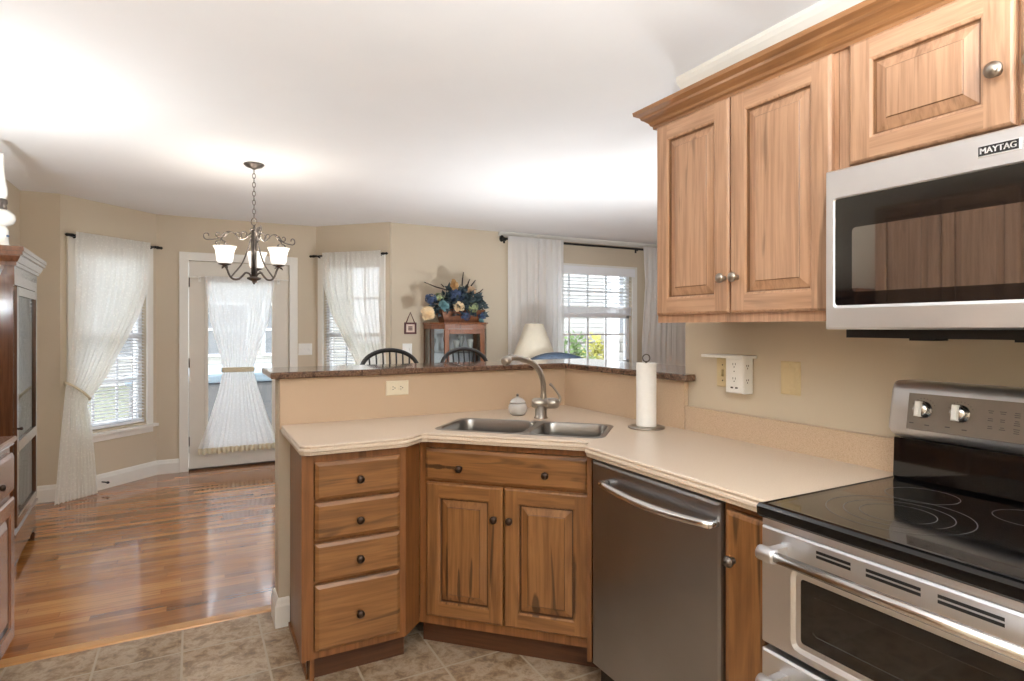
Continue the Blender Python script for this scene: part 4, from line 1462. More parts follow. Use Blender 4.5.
# sloped control face frame
pA, pB = Vector((1.785, 0, 1.062)), Vector((1.804, 0, 1.176))
ebv = (pB - pA).normalized()
edv = Vector((-ebv.z, 0, ebv.x))
frC = frame(pA, (0, -1, 0), edv, ebv)
obj('control_face', MB().rbox(-0.968, -0.305, 0.006, 0.108, -0.002, 0.0015, frC, 0.001), 'panel_grey', cp_)
for ya in (-0.927, -0.836, -0.44, -0.35):
    c = frC(ya, 0.064, 0.0015)
    mb = MB().lathe([(0.024, 0), (0.024, 0.003), (0.021, 0.004), (0.0195, 0.018), (0.017, 0.021), (0.001, 0.0215)], c, edv, 24)
    kb = obj('knob', mb, 'chrome_bar', cp_)
    mb = MB().rbox(ya - 0.0085, ya + 0.0055, 0.064 - 0.021, 0.064 + 0.021, 0.018, 0.034, frC, 0.003)
    obj('knob_grip', mb, 'white_plastic', kb)
def mark(*q):
    obj('printed_mark', MB().box(*q), 'print_dark', cp_)


for ya in (-0.927, -0.836):
    for k in range(9):
        th = PI * (0.15 + 0.70 * k / 8)
        r = 0.031
        a_, b_ = ya + r * math.cos(th), 0.064 + r * math.sin(th)
        mark(a_ - 0.0012, a_ + 0.0012, b_ - 0.0008, b_ + 0.0008, 0.0014, 0.0018, frC)
    mark(ya - 0.034, ya - 0.022, 0.023, 0.0255, 0.0014, 0.0018, frC)
    mark(ya + 0.006, ya + 0.018, 0.021, 0.0235, 0.0014, 0.0018, frC)
rw = random.Random(3)
for i, ya in enumerate((-0.768, -0.742, -0.712)):
    for j, b_ in enumerate((0.04, 0.06, 0.08)):
        for k in range(3 if i == 2 else 2):
            w_ = rw.uniform(0.008, 0.014)
            bb = b_ - k * 0.005
            mark(ya - w_ / 2, ya + w_ / 2, bb - 0.0009, bb + 0.0009, 0.0014, 0.0018, frC)
obj('display', MB().rbox(-0.69, -0.56, 0.03, 0.095, 0.0012, 0.0022, frC, 0.0005), 'black_glass', cp_)

# ------------------------------------------------------------------ left side of the kitchen (seen edge-on and as reflections)
frP = lambda x: frame((x, 0, 0), (0, 1, 0), (1, 0, 0))             # facing +X, a = y
HXF = -0.645
t = thing('hutch', 'glossy wooden hutch cut by the left edge of the picture', 'hutch', (-0.9, 2.7, 0))
mb = MB().box(LW + 0.02, HXF, 2.30, 3.065, 0.10, 0.876)
mb.box(LW + 0.02, HXF - 0.05, 2.32, 3.05, 0.0, 0.10)
obj('base_cabinet', mb, 'hutchwood', t)
frH = frP(HXF)
def topr(i, z):
    return [(LW + 0.02, 2.28, z), (HXF + 0.02 - i, 2.28, z), (HXF + 0.02 - i, 3.09 - i, z), (LW + 0.02, 3.09 - i, z)]
obj('top', MB().rings([topr(0.02, 0.876), topr(0.008, 0.884), topr(0.01, 0.890), topr(0.0, 0.900), topr(0, 0.91), topr(0.006, 0.916)]), 'hutchwood', t)
for a0_, a1_ in ((2.32, 2.68), (2.70, 3.05)):
    d = obj('drawer', slab_front(MB(), frH, a0_, a1_, 0.70, 0.855, 0.02), 'hutchwood', t)
    knob(d, frH, (a0_ + a1_) / 2 - (0.105 if a0_ > 2.5 else 0), 0.775, 0.02, 'bronze', 0.013)
    obj('door', door_panel(MB(), frH, a0_, a1_, 0.115, 0.68, 0.02), ['hutchwood', 'hutchwood', 'walnut'], t)
mb = MB()
pts_ = []
for k in range(25):
    z = 0.916 + (1.555 - 0.916) * k / 24
    pts_.append((-0.682 + 0.004 * math.sin(k * 1.4) - 0.10 * max(0, 0.25 - k / 24) * 2, z))
ring1 = [(LW + 0.03, 3.045, 0.916)] + [(x, 3.045, z) for x, z in pts_] + [(LW + 0.03, 3.045, 1.555)]
ring2 = [(q[0], 3.07, q[2]) for q in ring1]
mb.rings([ring1, ring2])
obj('scalloped_side', mb, 'hutchwood', t)
mb = MB().box(LW + 0.03, LW + 0.05, 2.32, 3.045, 0.916, 1.555)
mb.box(LW + 0.05, -0.70, 2.32, 3.045, 1.22, 1.24)
mb.box(LW + 0.05, -0.70, 2.32, 2.34, 0.916, 1.555)
obj('shelf_back', mb, 'hutchwood', t)
obj('cornice', MB().rings([[(LW + 0.03, y, 1.555), (-0.684, y, 1.555), (-0.675, y, 1.575), (-0.668, y, 1.592), (-0.668, y, 1.602), (LW + 0.03, y, 1.602)] for y in (2.29, 3.085)]), 'hutchwood', t)

# kitchen cabinets facing the range, mirrored in the microwave and oven glass
for k, y in enumerate((0.72, 1.50)):
    fr = frP(-0.84)
    t = thing('wall_cabinet', ('hickory wall cabinet mirrored in the left half of the microwave window', 'hickory wall cabinet mirrored in the right half of the microwave window')[1 - k], 'cabinet', (-1.0, y + 0.38, 1.372))
    obj('carcass', MB().box(LW + 0.002, -0.84, y, y + 0.775, 1.372, 2.12), 'wood_v', t)
    for a in (y + 0.012, y + 0.392):
        d = obj('door', door_panel(MB(), fr, a, a + 0.37, 1.39, 2.10), ['wood_v', 'wood_h', 'glaze_light'], t)
        knob(d, fr, a + (0.34 if a < y + 0.1 else 0.03), 1.50, 0.02, 'nickel')
    frb = frP(-0.60)
    t = thing('base_cabinet', ('hickory base cabinet mirrored low in the oven glass, beside the hutch', 'hickory base cabinet mirrored low in the oven glass, further from the hutch')[1 - k], 'cabinet', (-0.88, y + 0.38, 0))
    mb = MB().box(LW + 0.002, -0.60, y, y + 0.775, 0.10, CARC)
    mb.box(LW + 0.002, -0.67, y + 0.002, y + 0.773, 0.0, 0.10)
    obj('carcass', mb, 'frame_v', t)
    for a in (y + 0.012, y + 0.392):
        d = obj('drawer', slab_front(MB(), frb, a, a + 0.37, 0.71, 0.85), 'base_h', t)
        knob(d, frb, a + 0.185, 0.78, 0.02, 'bronze')
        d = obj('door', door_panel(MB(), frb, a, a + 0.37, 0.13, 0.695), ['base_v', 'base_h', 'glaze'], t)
        knob(d, frb, a + (0.34 if a < y + 0.1 else 0.03), 0.58, 0.02, 'bronze')
o = obj('left_countertop', MB().box(LW + 0.002, -0.565, 0.70, 2.276, CB, CT), 'counter', bevel=0.006, origin=(-0.86, 1.5, CB))
o.name = 'countertop'
tag(o, 'straight beige countertop along the wall opposite the range', 'countertop')

# ------------------------------------------------------------------ china cabinet with an oil lamp
cx0, cy0 = -0.848, 4.10
rzc = math.radians(3.6)
t = thing('china_cabinet', 'tall dark glossy china cabinet with a glass door on the left wall', 'china cabinet', (cx0, cy0, 0), rzc)
# local frame: origin at near front corner on the floor, +Y runs along the front to its far end, -X is depth
def lb(x0, x1, y0, y1, z0, z1, mb=None):
    return (mb or MB()).box(x0, x1, y0, y1, z0, z1)
DL = 0.80
mb = MB()
def lr(i, z, j=0.0):
    return [(-0.25, -i, z), (i, -i, z), (i, DL + i, z), (-0.25, DL + i, z)]
mb.rings([lr(0.0, 0.06), lr(0.0, 0.215), lr(0.012, 0.222), lr(0.012, 0.236), lr(-0.006, 0.25)])
obj('base', mb, 'walnut', t, local=True)
for y0_, y1_, sg in ((-0.004, 0.15, 1), (DL - 0.15, DL + 0.004, -1)):
    pr = [(0, 0), (0.09, 0), (0.07, 0.03), (0.10, 0.05), (0.15, 0.062), (0, 0.062)]
    if sg < 0:
        pr = [(0.154 - a, b) for a, b in pr]
    mb = MB().rings([[(x, y0_ + a, b) for a, b in pr] for x in (0.004, -0.018)])
    mb.box(-0.20, -0.018, y0_ if sg > 0 else y1_ - 0.02, y0_ + 0.02 if sg > 0 else y1_, 0.0, 0.062)
    obj('bracket_foot', mb, 'walnut', t, local=True)
mb = MB()
lb(-0.242, -0.012, 0.008, 0.026, 0.25, 1.64, mb)
lb(-0.242, -0.012, DL - 0.026, DL - 0.008, 0.25, 1.64, mb)
lb(-0.242, -0.232, 0.026, DL - 0.026, 0.25, 1.64, mb)
lb(-0.232, -0.012, 0.026, DL - 0.026, 1.62, 1.64, mb)
for z in (0.70, 1.0, 1.3):
    lb(-0.232, -0.04, 0.026, DL - 0.026, z, z + 0.012, mb)
lb(-0.012, 0.0, 0.0, 0.035, 0.25, 1.66, mb)
lb(-0.012, 0.0, DL - 0.035, DL, 0.25, 1.66, mb)
obj('carcass', mb, 'walnut', t, local=True)
obj('frieze', lb(-0.012, 0.006, 0.0, DL, 1.585, 1.68), 'walnut', t, local=True)
mb = MB()
def cr(i, z):
    return [(-0.25, -i, z), (i, -i, z), (i, DL + i, z), (-0.25, DL + i, z)]
mb.rings([cr(0.006, 1.64), cr(0.006, 1.685), cr(0.016, 1.687), cr(0.016, 1.706), cr(0.022, 1.708), cr(0.036, 1.738), cr(0.036, 1.742), cr(0.046, 1.744), cr(0.046, 1.762), cr(0.052, 1.764), cr(0.052, 1.785), cr(0.048, 1.79)])
obj('crown', mb, 'walnut', t, local=True)
for y0_, y1_ in ((0.037, DL - 0.037),):
    mb = MB()
    for q in ((y0_, y0_ + 0.045, 0.262, 1.58), (y1_ - 0.045, y1_, 0.262, 1.58), (y0_ + 0.045, y1_ - 0.045, 0.262, 0.31), (y0_ + 0.045, y1_ - 0.045, 1.53, 1.58), (y0_ + 0.045, y1_ - 0.045, 0.665, 0.725)):
        lb(-0.008, 0.012, q[0], q[1], q[2], q[3], mb)
    d = obj('glass_door', mb, 'walnut', t, local=True, bevel=0.003)
    g = obj('pane', lb(-0.002, 0.001, y0_ + 0.045, y1_ - 0.045, 0.31, 1.53), 'cab_glass', d, local=True)
    knob_y = y0_ + 0.022
    obj('knob', MB().lathe([(0.006, 0), (0.005, 0.008), (0.011, 0.014), (0.008, 0.022), (0.001, 0.024)], (0.012, knob_y, 0.80), (1, 0, 0), 12), 'bronze', d, local=True)

lx, ly = -0.938, 4.25
t = thing('oil_lamp', 'white milk-glass oil lamp with clear chimney on the china cabinet', 'oil lamp', (lx, ly, 1.79))
obj('foot', MB().lathe([(0.05, 0), (0.052, 0.01), (0.045, 0.02), (0.04, 0.05), (0.042, 0.10), (0.03, 0.125)], (lx, ly, 1.79)), 'milk_glass', t)
obj('font', MB().lathe([(0.03, 0.125), (0.06, 0.14), (0.073, 0.165), (0.068, 0.19), (0.04, 0.215)], (lx, ly, 1.79)), 'milk_glass', t)
obj('burner', MB().lathe([(0.03, 0.215), (0.034, 0.225), (0.03, 0.245), (0.036, 0.25), (0.036, 0.27), (0.028, 0.275)], (lx, ly, 1.79)), 'pewter', t)
obj('chimney', MB().lathe([(0.027, 0.275), (0.036, 0.30), (0.036, 0.33), (0.027, 0.38), (0.022, 0.44), (0.02, 0.52), (0.021, 0.525)], (lx, ly, 1.79)), 'milk_glass', t)
mb = MB()
for k in range(5):
    a = k * 1.2566 - 0.4
    mb.ball((lx + 0.042 * math.cos(a), ly + 0.042 * math.sin(a), 1.79 + 0.07 + 0.02 * math.sin(k * 2.1)), 0.008, 8)
obj('painted_berries', mb, 'petal_blue', t)

# ------------------------------------------------------------------ curtains
def lerp_tab(tab, z):
    if z >= tab[0][0]:
        return tab[0][1]
    for (za, a), (zb, b) in zip(tab, tab[1:]):
        if zb <= z <= za:
            f = (za - z) / (za - zb)
            f = f * f * (3 - 2 * f) if False else f
            return a + (b - a) * f
    return tab[-1][1]


def curtain_mesh(fr, left, right, depth, ztop, zbot, folds, amp, nu=120, nv=60, ruff=0.0, zskew=None, seed=0):
    rnd = random.Random(seed)
    ph = [rnd.uniform(0, 6.28) for _ in range(4)]
    mb = MB()
    def fn(u, v):
        z = ztop + (zbot - ztop) * v
        l, r = lerp_tab(left, z), lerp_tab(right, z)
        wdt = max(0.05, r - l)
        w = u + 0.012 * math.sin(u * 17 + ph[0] + v * 1.5)
        a = l + wdt * w
        A = amp * min(1.0, 0.35 + 3.0 * v) * (0.7 + 0.5 * math.sin(u * 5 + ph[1]))
        f = math.sin(2 * PI * folds * u + ph[2] + 0.9 * math.sin(v * 2 + ph[3])) + 0.35 * math.sin(2 * PI * folds * 2.3 * u + ph[1])
        d = lerp_tab(depth, z) + A * f * min(1.0, 0.5 + wdt)
        zz = z
        if zskew:
            zz += zskew(u, z)
        if ruff and v < 0.03:
            d += 0.004 * math.sin(u * 260)
        if v == 1.0:
            zz += 0.006 * math.sin(2 * PI * folds * u + ph[2])
        return fr(a, zz, d)
    mb.sheet(fn, nu, nv)
    return mb


def rod(name, label, fr, a0, a1, z, d, r=0.009, finial='ball', fa=(1, 1), matn='black_metal', brk=None, cat='curtain rod'):
    t = thing(name, label, cat, tuple(fr((a0 + a1) / 2, z, d)))
    ax = (fr(1, 0, 0) - fr(0, 0, 0))
    obj('pole', MB().tube([fr(a0, z, d), fr(a1, z, d)], r, 12), matn, t)
    for a, s_, on in ((a0, -1, fa[0]), (a1, 1, fa[1])):
        if not on:
            continue
        if finial == 'ball':
            pr = [(r * 1.2, 0), (r * 1.5, 0.006), (r * 1.1, 0.012), (r * 2.4, 0.02), (r * 3.0, 0.034), (r * 2.4, 0.048), (r * 0.3, 0.056)]
        else:
            pr = [(r * 1.2, 0), (r * 1.6, 0.006), (r * 1.1, 0.014), (r * 1.8, 0.03), (r * 1.3, 0.06), (r * 1.7, 0.075), (r * 0.2, 0.09)]
        obj('finial', MB().lathe(pr, fr(a, z, d), ax * s_, 12), matn, t)
    for a in (brk or (a0 + 0.01, a1 - 0.01)):
        mb = MB().tube([fr(a, z - 0.002, d), fr(a, z - 0.012, d * 0.5), fr(a, z - 0.012, 0.002)], 0.006, 8)
        mb.box(a - 0.012, a + 0.012, z - 0.04, z + 0.015, 0.0, 0.004, fr)
        obj('bracket', mb, matn, t)
    return t


RZ = 2.082
rod('curtain_rod', 'black curtain rod over the window left of the glazed door', frL, 0.08, LBL - 0.075, RZ, 0.062, 0.008, 'spear')
rod('curtain_rod', 'black curtain rod over the narrow window right of the glazed door', frR, 0.05, LBR - 0.075, RZ, 0.062, 0.008, 'spear')


def tied_curtain(fr, L, mirror, label):
    t = thing('curtain', label, 'curtain', tuple(fr(0.15 if not mirror else L - 0.15, 0.0, 0.09)))
    mp = (lambda tab: tab) if not mirror else (lambda tab: [(z, L - a) for z, a in tab])
    outer_ = [(2.11, 0.05), (1.5, 0.03), (0.95, 0.0), (0.90, -0.005), (0.5, -0.07), (0.0, -0.14)]
    inner_ = [(2.11, 0.725), (1.75, 0.705), (1.5, 0.625), (1.25, 0.485), (1.0, 0.32), (0.84, 0.185), (0.78, 0.155), (0.55, 0.18), (0.0, 0.195)]
    dep = [(2.11, 0.086), (1.2, 0.085), (0.85, 0.07), (0.4, 0.10), (0.0, 0.13)]
    lo, hi = (mp(outer_), mp(inner_)) if not mirror else (mp(inner_), mp(outer_))
    def skew(u, z):
        w = u if not mirror else 1 - u
        k = math.exp(-((z - 0.88) / 0.22) ** 2)
        return -0.10 * (w - 0.4) * k
    obj('panel', curtain_mesh(fr, lo, hi, dep, 2.112, 0.012, 11, 0.017, ruff=1, zskew=skew, seed=3 + mirror), 'lace', t)
    tp = []
    for k in range(24):
        th = 2 * PI * k / 24
        w = 0.5 + 0.5 * math.cos(th)
        a = -0.01 + 0.19 * w
        tp.append(fr(a if not mirror else L - a, 0.925 - 0.15 * w, 0.07 + 0.045 * math.sin(th)))
    obj('tieback', MB().tube(tp, 0.010, 8, True), 'tie', t)


tied_curtain(frL, LBL, False, 'ivory lace curtain tied back to the left of the bay window by the china cabinet')
tied_curtain(frR, LBR, True, 'ivory lace curtain over the narrow window right of the glazed door')

# hourglass sheer on the door
t = thing('curtain', 'white sheer curtain gathered at the waist on the glazed door', 'curtain', tuple(frD(0.4, 0.16, 0.03)))
xl = [(1.845, 0.105), (1.80, 0.105), (1.60, 0.13), (1.40, 0.155), (1.10, 0.235), (0.965, 0.262), (0.93, 0.262), (0.75, 0.225), (0.45, 0.14), (0.22, 0.06), (0.15, 0.045)]
xr = [(1.845, 0.715), (1.80, 0.715), (1.60, 0.69), (1.40, 0.66), (1.10, 0.565), (0.965, 0.528), (0.93, 0.528), (0.75, 0.575), (0.45, 0.665), (0.22, 0.75), (0.15, 0.765)]
dp = [(1.845, 0.035), (0.95, 0.03), (0.15, 0.035)]
obj('panel', curtain_mesh(frD, xl, xr, dp, 1.842, 0.205, 13, 0.009, ruff=1, seed=9), 'door_sheer', t)
def hem(u, v):
    x = 0.05 + 0.71 * u
    return frD(x, 0.208 - 0.055 * v + 0.006 * math.sin(u * 70) * v, 0.035 + 0.012 * math.sin(u * 110) * (0.3 + v))
obj('ruffle', MB().sheet(hem, 160, 4), 'tie', t)
tp = [frD(0.395 + 0.14 * math.cos(th), 0.947, 0.03 + 0.02 * math.sin(th)) for th in [2 * PI * k / 24 for k in range(24)]]
mb = MB()
for dz in (-0.014, 0.0, 0.014):
    mb.tube([(q.x, q.y, q.z + dz) for q in tp], 0.009, 8, True)
obj('tie_band', mb, 'tie', t)
rod('curtain_rod', 'thin white curtain rod across the top of the glazed door', frD, 0.06, 0.77, 1.828, 0.03, 0.004, 'spear', matn='white_plastic', brk=(0.065, 0.765))

# living-room curtains
RL = 2.318
rod('curtain_rod', 'long black curtain rod with ball finials over the living room window', fr3, 2.99, 5.72, RL, 0.070, 0.0125, 'ball', brk=(3.02, 4.86))
for nm, x0_, x1_, sd_ in (('white sheer curtain panel left of the living room window', 3.005, 3.735, 21), ('white sheer curtain panel right of the living room window', 4.895, 5.70, 22)):
    t = thing('curtain', nm, 'curtain', ((x0_ + x1_) / 2, Y_FAR - 0.05, 0))
    wv = 0.05 if sd_ == 22 else 0.0
    lft = [(2.34, x0_), (1.9, x0_ + wv * 0.3), (1.2, x0_ - wv), (0.0, x0_ - wv)]
    obj('panel', curtain_mesh(fr3, lft, [(2.34, x1_), (0, x1_)], [(2.34, 0.108), (0, 0.11)], 2.345, 0.02, 9, 0.020, ruff=1, seed=sd_), 'white_curtain', t)

# ------------------------------------------------------------------ plates by the far walls
t = plate('light_switch', 'ivory three-gang switch plate between the glazed door and right bay window', frD, 0.955, 1.09, 1.072, 1.19, 'white_plastic', cat='light switch')
for k, a in enumerate((0.982, 1.0225, 1.063)):
    obj('toggle', MB().rbox(a - 0.006, a + 0.006, 1.12, 1.146, 0.005, 0.016, frD), 'white_plastic', t)
t = plate('light_switch', 'ivory switch plate on the wall left of the curio cabinet', fr3, 1.868, 1.968, 1.078, 1.192, 'white_plastic', cat='light switch')
for a in (1.895, 1.941):
    obj('toggle', MB().rbox(a - 0.005, a + 0.005, 1.12, 1.148, 0.005, 0.016, fr3), 'white_plastic', t)
# door stop on the baseboard
t = thing('door_stop', 'black spring door stop on the baseboard under the left bay window', 'door stop', tuple(frL(0.33, 0.06, 0.016)))
obj('spring', MB().tube([frL(0.33, 0.065, 0.016), frL(0.33, 0.065, 0.075)], 0.006), 'black_metal', t)
obj('rubber_tip', MB().lathe([(0.01, 0), (0.011, 0.012), (0.008, 0.018)], frL(0.33, 0.065, 0.073), frL(0, 0, 1) - frL(0, 0, 0), 10), 'black_plastic', t)

# ------------------------------------------------------------------ hanging sampler
t = thing('framed_sampler', 'tiny burgundy framed sampler hanging by a ribbon left of the curio cabinet', 'picture', (1.945, Y_FAR + 0.02, 1.285))
mb = MB()
for q in ((1.887, 1.905, 1.288, 1.405), (1.995, 2.013, 1.288, 1.405), (1.905, 1.995, 1.288, 1.306), (1.905, 1.995, 1.387, 1.405)):
    mb.rbox(q[0], q[1], q[2], q[3], 0.0, 0.014, fr3, 0.002)
obj('frame', mb, 'burgundy', t)
pc = obj('picture', MB().box(1.905, 1.995, 1.306, 1.387, 0.001, 0.006, fr3), 'mat_cream', t)
mb = MB()
for (a, b) in ((1.935, 1.36), (1.95, 1.36), (1.965, 1.36), (1.935, 1.345), (1.95, 1.345), (1.965, 1.345), (1.935, 1.33), (1.95, 1.33), (1.965, 1.33)):
    mb.box(a - 0.0065, a + 0.0065, b - 0.006, b + 0.006, 0.006, 0.007, fr3)
obj('stitched_motif', mb, 'burgundy', pc)
obj('ribbon', MB().tube([fr3(1.905, 1.40, 0.008), fr3(1.95, 1.508, 0.004), fr3(1.995, 1.40, 0.008)], 0.0055, 6), 'burgundy', t)

# ------------------------------------------------------------------ curio cabinet with flowers
CX0, CX1, CYB, CYF = 2.085, 2.665, 5.805, 5.45
CT_ = 1.405
t = thing('curio_cabinet', 'orange-brown wooden curio cabinet with canted glass sides against the far wall', 'curio cabinet', ((CX0 + CX1) / 2, 5.63, 0))
foot_ = [(CX0, CYB), (CX0, 5.60), (2.175, CYF), (2.60, CYF), (CX1, 5.54), (CX1, CYB)]
def cur(i):
    cxm, cym = (CX0 + CX1) / 2, 5.64
    return [(x + (i if x > cxm else -i), y - (i if y < 5.7 else 0)) for x, y in foot_]
obj('plinth', MB().prism(cur(0.012), 0.0, 0.10), 'cherry', t)
obj('floor_panel', MB().prism(foot_, 0.10, 0.16), 'cherry', t)
mb = MB()
mb.rings([[(x, y, 1.34) for x, y in foot_], [(x, y, 1.385) for x, y in foot_], [(x, y, 1.388) for x, y in cur(0.012)], [(x, y, CT_) for x, y in cur(0.014)]])
obj('top_panel', mb, 'cherry', t)
mb = MB()
for (x, y) in foot_:
    ix = 0.018 if x < 2.3 else -0.018
    mb.box(x + min(0, ix * 2), x + max(0, ix * 2), y - (0.0 if y < 5.7 else 0.03), y + (0.03 if y < 5.7 else 0.0), 0.16, 1.34)
obj('posts', mb, 'cherry', t)
frQ = frame((0, CYF, 0), (1, 0, 0), (0, -1, 0))
mb = MB()
for q in ((2.168, 2.215, 0.165, 1.338), (2.55, 2.597, 0.165, 1.338), (2.215, 2.55, 0.165, 0.22), (2.215, 2.55, 1.29, 1.338)):
    mb.rbox(q[0], q[1], q[2], q[3], -0.002, 0.016, frQ, 0.003)
d = obj('door', mb, 'cherry', t)
obj('pane', MB().box(2.215, 2.55, 0.22, 1.29, 0.004, 0.007, frQ), 'cab_glass', d)
knob(d, frQ, 2.58, 0.8, 0.016, 'bronze', 0.010)
for (xa, ya), (xb, yb) in ((foot_[0], foot_[1]), (foot_[1], foot_[2]), (foot_[3], foot_[4]), (foot_[4], foot_[5])):
    obj('side_pane', MB().prism([(xa, ya), (xb, yb), (xb + 0.003, yb + 0.003), (xa + 0.003, ya + 0.003)], 0.16, 1.34), 'cab_glass', t)
obj('mirror_back', MB().box(CX0 + 0.03, CX1 - 0.03, CYB - 0.012, CYB - 0.006, 0.16, 1.34), 'steel', t)
for z in (0.5, 0.82, 1.1):
    obj('glass_shelf', MB().prism([(CX0 + 0.02, CYB - 0.015), (CX0 + 0.02, 5.62), (2.18, 5.49), (2.59, 5.49), (CX1 - 0.02, 5.60), (CX1 - 0.02, CYB - 0.015)], z, z + 0.006), 'cab_glass', t)
rw = random.Random(11)
for i, (x, y) in enumerate(((2.26, 5.62), (2.35, 5.58), (2.42, 5.63), (2.50, 5.58), (2.14, 5.70))):
    hgt = (0.15, 0.12, 0.17, 0.13, 0.14)[i]
    mb = MB().lathe([(0.022, 0), (0.024, 0.006), (0.012, 0.03), (0.022, hgt * 0.45), (0.034, hgt * 0.8), (0.036, hgt), (0.032, hgt), (0.03, hgt * 0.8), (0.008, hgt * 0.4)], (x, y, 1.106))
    o = obj('figurine' if i % 2 else 'goblet', mb, 'milk_glass' if i % 2 else 'jar_glass', origin=(x, y, 1.106))
    lb_ = ['clear goblet leftmost behind the curio cabinet door', 'white vase second from left on the curio cabinet shelf', 'tall clear goblet near the middle of the curio cabinet shelf', 'white vase rightmost behind the curio cabinet door', 'clear goblet behind the curio cabinet\'s canted left pane'][i]
    tag(o, lb_, 'vase' if i % 2 else 'glass', 'ornaments on the curio cabinet shelf')

fxc, fyc = 2.40, 5.60
t = thing('flower_arrangement', 'silk arrangement of cream, blue and green flowers on the curio cabinet', 'flowers', (fxc, fyc, CT_))
mb = MB().rings([[(fxc - w_, fyc - d_, CT_ + z), (fxc + w_, fyc - d_, CT_ + z), (fxc + w_, fyc + d_, CT_ + z), (fxc - w_, fyc + d_, CT_ + z)] for w_, d_, z in ((0.20, 0.075, 0.001), (0.215, 0.085, 0.05), (0.24, 0.095, 0.13))])
obj('planter', mb, 'cherry', t)
rw = random.Random(5)
mb = MB()
def leaf(mb, c, dirv, ln, wd):
    dirv = dirv.normalized()
    sd_ = dirv.cross(Vector((rw.uniform(-1, 1), rw.uniform(-1, 1), rw.uniform(-1, 1)))).normalized()
    up = dirv.cross(sd_)
    c = Vector(c)
    mb.add([c, c + dirv * ln * 0.45 + sd_ * wd, c + dirv * ln - up * ln * 0.15, c + dirv * ln * 0.45 - sd_ * wd, c + dirv * ln * 0.5 + up * wd * 0.4], [(0, 1, 4), (1, 2, 4), (2, 3, 4), (3, 0, 4)])
for k in range(560):
    th = rw.uniform(0, 2 * PI)
    el = rw.uniform(-0.35, 1.35)
    rr_ = rw.uniform(0.3, 1.0)
    dv = Vector((math.cos(th) * math.cos(el), 0.5 * math.sin(th) * math.cos(el), math.sin(el) * 0.75))
    c = Vector((fxc, fyc, CT_ + 0.13)) + Vector((dv.x * 0.28, dv.y * 0.34, dv.z * 0.29)) * rr_
    if c.y > 5.76:
        c.y = 5.76
    dv.y = min(dv.y, 0.05)
    leaf(mb, c, dv + Vector((rw.uniform(-.5, .5), rw.uniform(-.5, .0), rw.uniform(-.5, .5))), rw.uniform(0.05, 0.085), rw.uniform(0.018, 0.03))
fo = obj('foliage', mb, 'leaf_dark', t)
fo['kind'] = 'stuff'
def px2(u, v, y):
    s_, c_ = 0.47182, 0.88169
    tt = (u - 512) / 598.0
    k = y / (c_ - tt * s_)
    return Vector((k * (s_ + tt * c_), y, H - k * (v - 327.5) / 598.0))
flowers = [('petal_cream', 427.5, 313.5, 0.065), ('petal_cream', 458.5, 307, 0.062), ('petal_tan', 471, 291.5, 0.058), ('petal_gold', 454, 285, 0.052),
           ('petal_blue', 457, 295, 0.085), ('petal_blue', 431, 299, 0.07), ('petal_green', 439, 297.5, 0.055), ('petal_green', 473, 307.5, 0.062),
           ('petal_teal', 443.5, 305.5, 0.055), ('petal_blue', 466, 316, 0.055), ('petal_blue', 482, 316, 0.045), ('petal_teal', 481, 321, 0.03)]
FLOWER_WORD = {'petal_cream': 'cream flower', 'petal_tan': 'tan flower', 'petal_gold': 'golden flower', 'petal_blue': 'deep blue flower', 'petal_green': 'pale green flower', 'petal_teal': 'grey-teal flower'}
